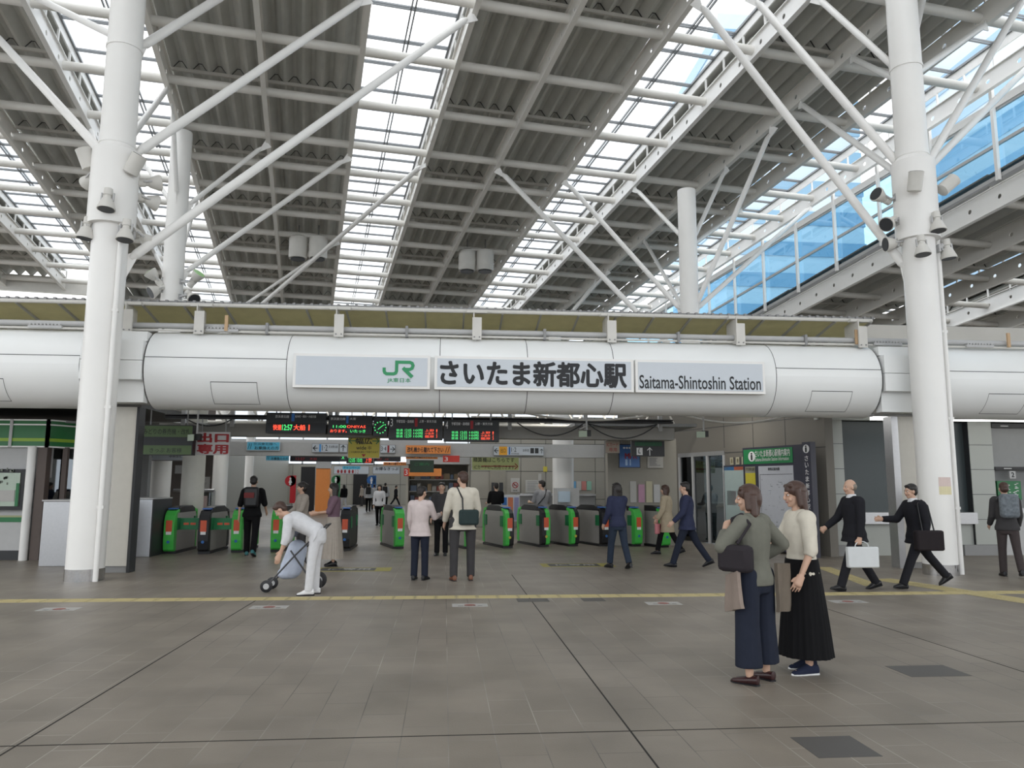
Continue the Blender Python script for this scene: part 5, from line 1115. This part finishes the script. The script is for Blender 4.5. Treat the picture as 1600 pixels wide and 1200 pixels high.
def bag(name, label, cat, c, u, sz, m, handle=None, bev=.02, extra=None):
    """a bag of size sz centred at c, long side along heading u (degrees)"""
    c = Vector(c); U = Vector((math.cos(R(u)), math.sin(R(u)), 0)); Wd = Vector((-U.y, U.x, 0)); t = thing(name, label, cat, c)
    q = MB(); q.obox(c, U, Wd, (0, 0, 1), sz[0] / 2, sz[1] / 2, sz[2] / 2); q.build('bag_body', m, t, smooth=True, bevel=bev)
    if handle:
        top_ = c + Vector((0, 0, sz[2] / 2)); q = MB(); q.path([top_ + U * (sz[0] * .22 * math.cos(math.pi * i / 8)) + Vector((0, 0, handle * math.sin(math.pi * i / 8))) for i in range(9)], .008, 8); q.build('handle', m, t, smooth=True)
    return t
def strap(t, pts, m, r=.012):
    q = MB(); q.path([Vector(p) for p in pts], r, 8); o = q.build('strap', m, t, smooth=True); return o
BLK = cloth('black_cloth', (.007, .007, .008)); NAVY = cloth('navy_cloth', (.018, .022, .036)); SUIT = cloth('black_suit', (.016, .016, .02)); CREAM = cloth('cream_knit', (.58, .54, .46)); OLV = cloth('grey_olive_jacket', (.15, .15, .125))
WHT = cloth('white_cloth', (.62, .62, .64)); PINKW = cloth('pinkish_white_shirt', (.58, .50, .49)); BEIG = cloth('beige_coat_cloth', (.38, .32, .23)); NAV2 = cloth('deep_navy_cloth', (.03, .035, .07)); GRYC = cloth('grey_shirt_cloth', (.26, .26, .27)); DGRY = cloth('dark_grey_cloth', (.05, .048, .05)); MAUV = cloth('mauve_cloth', (.16, .10, .13)); TANC = cloth('tan_cloth', (.36, .32, .28))
BURG = mat('burgundy_leather', (.035, .013, .014), .25); SNK = cloth('navy_canvas', (.02, .025, .05)); BRSH = mat('brown_leather_shoe', (.16, .06, .03), .35)
NV = .0055
# two women chatting in front
t, J, W_ = person('woman in grey olive jacket and wide navy trousers, hand raised to her face', 1185, 1066, 1.57, 36, legs=((1, 2), (1, 2)), arms=((30, 34, 124, 52), (-24, 40, 78, 24)), hy=28, hp=-2, hair='bob', hairm=HAIRR, top='jacket', topm=OLV, sleeve=.9, toplen=.1, bot='wide', botm=NAVY, shoem=BURG, vox=NV, female=True, stance=.125)
p = W_(J['hip0'] + Vector((-.17, .0, .17))); tb = bag('shoulder_bag', 'dark soft shoulder bag on the left side of the woman in the olive jacket', 'bag', p, 126, (.30, .12, .22), cloth('dark_bag', (.03, .026, .03)), bev=.04)
strap(tb, [p + Vector((.03, .02, .12)), W_(J['S0'] + Vector((-.03, .09, .04))), W_(J['S0'] + Vector((0, .0, .088))), W_(J['S0'] + Vector((-.03, -.10, .0))), p + Vector((.0, -.05, .12))], cloth('dark_bag', (.03, .026, .03)))
def drape(label, pts_top, drop, m, th=.03):
    a, b_ = Vector(pts_top[0]), Vector(pts_top[1]); t_ = thing('folded_coat', label, 'coat', (a + b_) / 2 - Vector((0, 0, drop))); d = (b_ - a); q = MB(); n = 10; nn = d.cross(Vector((0, 0, 1))).normalized(); rg = []
    o = []
    for j in range(9):
        f_ = j / 8
        for i in range(n + 1):
            u_ = i / n; wv = .014 * math.sin(u_ * 9 + f_ * 2) * f_; o.append(a + d * (u_ * (1 + .12 * f_) - .06 * f_) - Vector((0, 0, drop * f_)) + nn * (wv + th / 2 * (1 if f_ < 1 else .6)))
    N_ = len(o)
    for v in list(o): o.append(v - nn * th)
    r_ = n + 1; fs = [(j * r_ + i, j * r_ + i + 1, (j + 1) * r_ + i + 1, (j + 1) * r_ + i) for j in range(8) for i in range(n)]; fs += [tuple(N_ + q_ for q_ in f__) for f__ in fs]
    for j in range(8): fs += [(j * r_, (j + 1) * r_, N_ + (j + 1) * r_, N_ + j * r_), (j * r_ + n, (j + 1) * r_ + n, N_ + (j + 1) * r_ + n, N_ + j * r_ + n)]
    for i in range(n): fs += [(i, i + 1, N_ + i + 1, N_ + i), (8 * r_ + i, 8 * r_ + i + 1, N_ + 8 * r_ + i + 1, N_ + 8 * r_ + i)]
    q.add(o, fs); q.build('cloth', m, t_, smooth=True)
BC = cloth('taupe_coat', (.26, .21, .18))
Yw = 6.28
a = at(1136, 898, 6.4); b_ = at(1154, 892, 6.15); drape('taupe coat hanging at the left side of the woman in the olive jacket', (a, b_), .30, BC)
a = at(1212, 880, 6.35); b_ = at(1232, 880, 6.5); drape('taupe coat end hanging between the two women', (a, b_), .40, cloth('taupe_coat_dark', (.15, .125, .10)))
t, J, W_ = person('woman in cream sweater and long black pleated skirt facing left', 1264, 1050, 1.60, 88, legs=((2, 2), (-3, 2)), arms=((2, 13, 24), (26, 10, 56)), hy=2, hp=-4, hair='bob', hairm=HAIRR, top='sweater', topm=CREAM, sleeve=.62, toplen=.09, bot='skirt', botm=BLK, shoem=SNK, sole=WINK, vox=NV, female=True)
# two men in suits walking left
t, J, W_ = person('balding man in black suit walking left with a white case', 1342, 922, 1.74, 92, legs=((24, 4, 12), (-20, 12, -14)), arms=((2, 6, 8), (28, 6, 25)), hy=0, hair='bald', hairm=HAIRG, top='jacket', topm=SUIT, toplen=.16, botm=SUIT, vox=.0075, fist=True, collar=WHT, build=1.05)
p = W_(J['W0'] + Vector((-.01, .0, -.10))); c_ = Vector((p.x + .02, p.y, p.z - .20)); bag('white_carrier_case', 'white carrier case held by the balding man in black', 'bag', c_, 0, (.50, .10, .32), mat('white_case', (.60, .62, .63), .4), handle=.08)
t, J, W_ = person('dark haired man in black suit striding left behind the man with the case', 1446, 918, 1.70, 92, legs=((28, 4, 8), (-34, 8, -30)), arms=((-8, 8, 20), (35, 8, 55)), hair='short', top='jacket', topm=SUIT, toplen=.16, botm=SUIT, vox=.0075, collar=WHT, build=1.05, lean=4)
p = W_(J['hip0'] + Vector((-.18, -.0, -.08))); tb = bag('shoulder_bag', 'black shoulder bag at the hip of the striding man', 'bag', p, 0, (.46, .13, .32), cloth('black_bag', (.022, .018, .02)), bev=.03)
strap(tb, [p + Vector((-.1, 0, .14)), W_(J['S0'] + Vector((-.01, .08, .03))), W_(J['S0'] + Vector((0, 0, .09))), W_(J['S0'] + Vector((-.02, -.09, .0))), p + Vector((.1, 0, .14))], BLACK)
# right edge
t, J, W_ = person('person with patterned grey backpack at the right edge facing the ticket machines', 1583, 902, 1.66, -24, legs=((6, 4), (-16, 10, -10)), arms=((8, 8, 40), (10, 8, 30)), hair='short', hairm=HAIRR, top='jacket', topm=DGRY, botm=cloth('brown_grey_trousers', (.055, .045, .045)), vox=.009)
tb = bag('backpack', 'patterned grey backpack worn by the person at the right edge', 'backpack', W_(J['chest'] + Vector((0, -.25, .0))), -24, (.31, .17, .44), mat('backpack_pattern', (.13, .15, .17), .7, var=.75, scale=22), bev=.06)
for s_ in (0, 1): strap(tb, [W_(J['S%d' % s_] + Vector((0, -.16, .02))), W_(J['S%d' % s_] * .7 + J['S%d' % (1 - s_)] * .3 + Vector((0, 0, .085))), W_(J['S%d' % s_] * .75 + J['S%d' % (1 - s_)] * .25 + Vector((0, .14, -.1)))], DARK, .018)
# people around the gates
V2 = .012
t, J, W_ = person('man in black with dark red trimmed backpack walking in through the gates', 390, 869, 1.78, 5, legs=((14, 6), (-14, 14, -20)), arms=((-6, 14, 14), (18, 12, 30)), hair='short', top='jacket', topm=BLK, sleeve=.55, botm=BLK, vox=V2, shoem=mat('teal_sole_shoe', (.03, .16, .17), .5))
tb = bag('backpack', 'black backpack with dark red pocket on the man in black', 'backpack', W_(J['chest'] + Vector((0, -.22, -.02))), 5, (.32, .16, .46), BLACK, bev=.05)
q = wloc(tb); MB().box(q.x - .14, q.x + .08, q.y - .11, q.y - .07, q.z - .02, q.z + .1).build('pocket', mat('dark_red_pocket', (.14, .015, .015), .6), tb)
t, J, W_ = person('person all in white bending forward over the stroller', 487, 929, 1.62, 88, legs=((8, 4), (4, 4)), arms=((4, 6, 14), (12, 6, 16)), lean=62, hp=-10, hair='short', hairm=HAIRR, top='jacket', topm=WHT, sleeve=.7, botm=WHT, shoem=WINK, vox=V2)
t, J, W_ = person('woman in beige top with dark hair standing behind the stroller', 470, 876, 1.62, 120, legs=((0, 2), (0, 2)), arms=((20, 8, 40), (20, 8, 40)), hair='bun', hairm=HAIRB, top='sweater', topm=TANC, sleeve=.8, toplen=.12, bot='trousers', botm=DGRY, vox=V2, female=True)
t, J, W_ = person('woman in mauve top and pale skirt standing right of the stroller group', 520, 884, 1.60, 100, legs=((0, 2), (0, 2)), arms=((25, 8, 60), (20, 8, 60)), hair='long', hairm=HAIRB, top='shirt', topm=MAUV, sleeve=.6, toplen=.05, bot='skirt', botm=TANC, vox=V2, female=True)
t, J, W_ = person('person in pinkish white shirt and dark trousers standing left in the couple', 655, 906, 1.55, -20, legs=((0, 2), (2, 2)), arms=((6, 8, 20), (30, 10, 70)), hy=-20, hair='short', top='shirt', topm=PINKW, sleeve=.95, toplen=.14, botm=NAVY, vox=V2)
t, J, W_ = person('tall person in cream jacket and dark trousers standing right in the couple', 722, 907, 1.80, 8, legs=((0, 2), (2, 2)), arms=((8, 14, 25), (12, 14, 40)), hy=25, hair='short', hairm=HAIRR, top='jacket', topm=CREAM, sleeve=.95, toplen=.14, botm=DGRY, shoem=BRSH, vox=V2, stance=.13)
p = W_(J['pel'] + Vector((.06, -.22, .06))); tb = bag('crossbody_bag', 'dark green crossbody bag on the back of the tall person in cream', 'bag', p, 8, (.34, .12, .26), cloth('green_black_bag', (.03, .045, .045)), bev=.04)
strap(tb, [p + Vector((-.1, .0, .1)), W_(J['chest'] + Vector((-.04, -.18, 0))), W_(J['S0'] * .8 + J['S1'] * .2 + Vector((0, -.03, .1)))], BLACK, .014)
t, J, W_ = person('long haired woman in dark clothes walking right of the gates', 968, 888, 1.64, 20, legs=((14, 6), (-12, 10, -12)), arms=((8, 8, 25), (34, 10, 50)), hair='long', top='sweater', topm=NAV2, botm=cloth('dark_jeans', (.025, .035, .055)), vox=V2, female=True)
t, J, W_ = person('woman in beige coat near the rightmost gate', 1046, 866, 1.62, 60, legs=((18, 6), (-16, 14, -20)), arms=((10, 10, 20), (14, 10, 40)), hair='bob', hairm=HAIRR, top='coat', topm=BEIG, toplen=.38, bot='trousers', botm=BLK, vox=V2, female=True)
p = W_(J['W0'] + Vector((-.02, 0, -.12))); bag('pink_bag', 'small pink bag in the hand of the woman in the beige coat', 'bag', p + Vector((0, 0, -.12)), 60, (.26, .08, .24), mat('pink_bag_cloth', (.5, .18, .2), .6), handle=.09)
t, J, W_ = person('man in navy jacket walking left before the glazed entrance', 1080, 886, 1.70, 70, legs=((22, 4, 8), (-24, 10, -22)), arms=((16, 8, 30), (-14, 8, 20)), hair='short', top='jacket', topm=NAV2, toplen=.16, botm=NAVY, vox=V2)
t, J, W_ = person('man in grey shirt with black strap across his back behind the gates', 848, 850, 1.72, 15, legs=((0, 2), (0, 2)), arms=((20, 10, 70), (20, 10, 60)), hy=45, hair='short', top='shirt', topm=GRYC, sleeve=.5, botm=BLK, vox=V2)
strap(t, [], BLACK) if False else None
tb = thing('shoulder_strap_bag', 'thin black shoulder strap and pouch on the man in grey behind the gates', 'bag', W_(J['hip0'] + Vector((-.15, 0, 0))))
strap(tb, [W_(J['hip0'] + Vector((-.12, -.08, .1))), W_(J['chest'] + Vector((0, -.16, -.02))), W_(J['S1'] * .75 + J['S0'] * .25 + Vector((0, -.06, .09))), W_(J['S1'] * .75 + J['S0'] * .25 + Vector((0, .06, .07)))], BLACK, .016)
q = W_(J['hip0'] + Vector((-.17, -.02, .05))); MB().obox(q, (1, 0, 0), (0, 1, 0), (0, 0, 1), .05, .12, .09).build('pouch', BLACK, tb, bevel=.02)
V3 = .018
person('person in black top beyond the gates left of the man in grey shirt', 775, 840, 1.66, 10, hair='short', top='jacket', topm=BLK, sleeve=.6, botm=BLK, vox=V3, arms=((20, 8, 60), (20, 8, 60)))
person('person in dark coat partly hidden behind the couple', 689, 868, 1.64, 170, hair='short', top='jacket', topm=DGRY, botm=BLK, vox=V3)
person('person in white shirt at the counter beyond the right gates', 1028, 846, 1.62, 30, hair='short', top='shirt', topm=WHT, botm=BLK, vox=V3, arms=((25, 8, 60), (25, 8, 60)))
V4 = .022
far = [('woman in white top, black cardigan and black trousers walking towards the camera', 592, 822, 1.62, 175, 'bob', WHT, BLK, True, ((14, 4), (-12, 10))),
       ('schoolboy with black backpack and white shirt walking away, left in the far group', 575, 800, 1.70, 0, 'short', WHT, BLK, False, ((10, 4), (-12, 10))),
       ('person in white shirt behind the schoolboy in the far group', 584, 797, 1.66, 10, 'short', WHT, BLK, False, ((8, 4), (-8, 8))),
       ('person with black backpack and white sleeves right in the far group', 601, 797, 1.76, 0, 'short', WHT, BLK, False, ((12, 4), (-12, 10))),
       ('person in black suit walking right beside the far wall', 617, 792, 1.66, -80, 'short', SUIT, SUIT, False, ((26, 4), (-28, 8))),
       ('person in grey dress standing by the dark doorway', 565, 791, 1.62, 120, 'bob', TANC, DGRY, True, ((2, 2), (0, 2))),
       ('person with dark bag and pale skirt walking at the left of the far group', 537, 797, 1.64, 30, 'bob', BLK, WHT, True, ((10, 4), (-8, 8)))]
for lb, px, py, h, fc, hr, tm, bm, fe, lg in far:
    t, J, W_ = person(lb, px, py, h, fc, legs=lg, hair=hr, hairm=HAIRB, top='jacket', topm=tm, botm=bm, vox=V4, female=fe)
    if 'backpack' in lb: bag('backpack', 'black backpack on the ' + ('schoolboy' if 'schoolboy' in lb else 'right person') + ' in the far group', 'backpack', W_(J['chest'] + Vector((0, -.2, 0))), 0, (.32, .16, .44), BLACK, bev=.05)
    if 'cardigan' in lb:
        for s_ in (0, 1): 
            q = MB(); q.cap(J['S%d' % s_], J['E%d' % s_], .072, .06, r0=True, r1=True); q.cap(J['E%d' % s_], J['W%d' % s_], .06, .045, r0=True); q.cap(J['S%d' % s_] * .8 + J['S%d' % (1 - s_)] * .2, J['hip%d' % s_] * 1.2 - J['hip%d' % (1 - s_)] * .2, .09, .085, r0=True); q.build('cardigan_side', BLK, None, smooth=True).parent = t
# ------------------------------------------------------------------ stroller
p = atz(462, 927) + Vector((-.1, .32, 0)); t = thing('stroller', 'baby stroller with pale blue cover and black wheels under the bending person', 'stroller', (p.x, p.y, 0)); X, Y = p.x, p.y
FRM = mat('stroller_frame', (.06, .06, .065), .4)
for sx, yy, r_ in ((-.36, -.2, .09), (-.36, .2, .09), (.34, -.24, .13), (.34, .24, .13)):
    w_ = MB(); c = Vector((X + sx, Y + yy, r_)); w_.rings([(c + Vector((0, d_, 0)), Vector((rr_, 0, 0)), Vector((0, 0, rr_))) for d_, rr_ in ((-.025, r_ * .75), (-.018, r_), (.018, r_), (.025, r_ * .75))], 20); w_ = w_.build('wheel', BLACK, t, smooth=True)
    h_ = MB(); h_.lathe(c - Vector((0, .028, 0)), (0, 1, 0), [(0, r_ * .5), (.056, r_ * .5)], 14); h_.build('hub', LGREY, w_)
q = MB()
for s_ in (-1, 1): q.path([(X - .36, Y + .2 * s_, .09), (X + .05, Y + .22 * s_, .55), (X + .5, Y + .22 * s_, 1.0)], .013, 8); q.path([(X + .34, Y + .24 * s_, .13), (X - .02, Y + .22 * s_, .62)], .013, 8)
q.path([(X + .5, Y - .22, 1.0), (X + .5, Y + .22, 1.0)], .016, 8); q.build('frame', FRM, t, smooth=True)
b = MB(); b.ell((X - .02, Y, .40), (.17, .18, .17)); b.cap((X - .04, Y, .34), (X + .04, Y, .62), .17, .15, n=16, r0=True, r1=True); b.ell((X - .12, Y, .26), (.13, .16, .09)); o = remesh(b, 'seat_cover', cloth('pale_blue_cover', (.50, .55, .66)), t, .014, 3); o.location = -wloc(t)
b = MB(); o_ = []; 
for i in range(9):
    a = R(20 + i * 16)
    for j in range(9): s_ = -1 + j / 4; o_.append((X + .16 - .27 * math.cos(a) * math.sqrt(max(.2, 1 - .4 * s_ * s_)), Y + .22 * s_, .74 + .25 * math.sin(a) * math.sqrt(max(.2, 1 - .5 * s_ * s_))))
b.add(o_, [(i * 9 + j, i * 9 + j + 1, (i + 1) * 9 + j + 1, (i + 1) * 9 + j) for i in range(8) for j in range(8)]); ob = b.build('hood', cloth('grey_blue_hood', (.30, .33, .42)), t, smooth=True); sm = ob.modifiers.new('s', 'SOLIDIFY'); sm.thickness = .012

q = at(1463, 760, 13.43); t = thing('notice', 'faded pink and yellow notice stuck on the right column', 'notice', q)
for z0, z1, mm in ((.0, .17, mat('faded_pink_paper', (.62, .50, .47), .5)), (-.15, .0, mat('faded_yellow_paper', (.66, .60, .38), .5))):
    k = MB(); o = []; n = 6
    for i in range(n + 1):
        a = math.radians(-112 + i * 8); o += [(RX + .303 * math.cos(a), CY + .303 * math.sin(a), q.z + z0), (RX + .303 * math.cos(a), CY + .303 * math.sin(a), q.z + z1)]
    k.add(o, [(2 * i, 2 * i + 2, 2 * i + 3, 2 * i + 1) for i in range(n)]); k.build('sheet', mm, t)
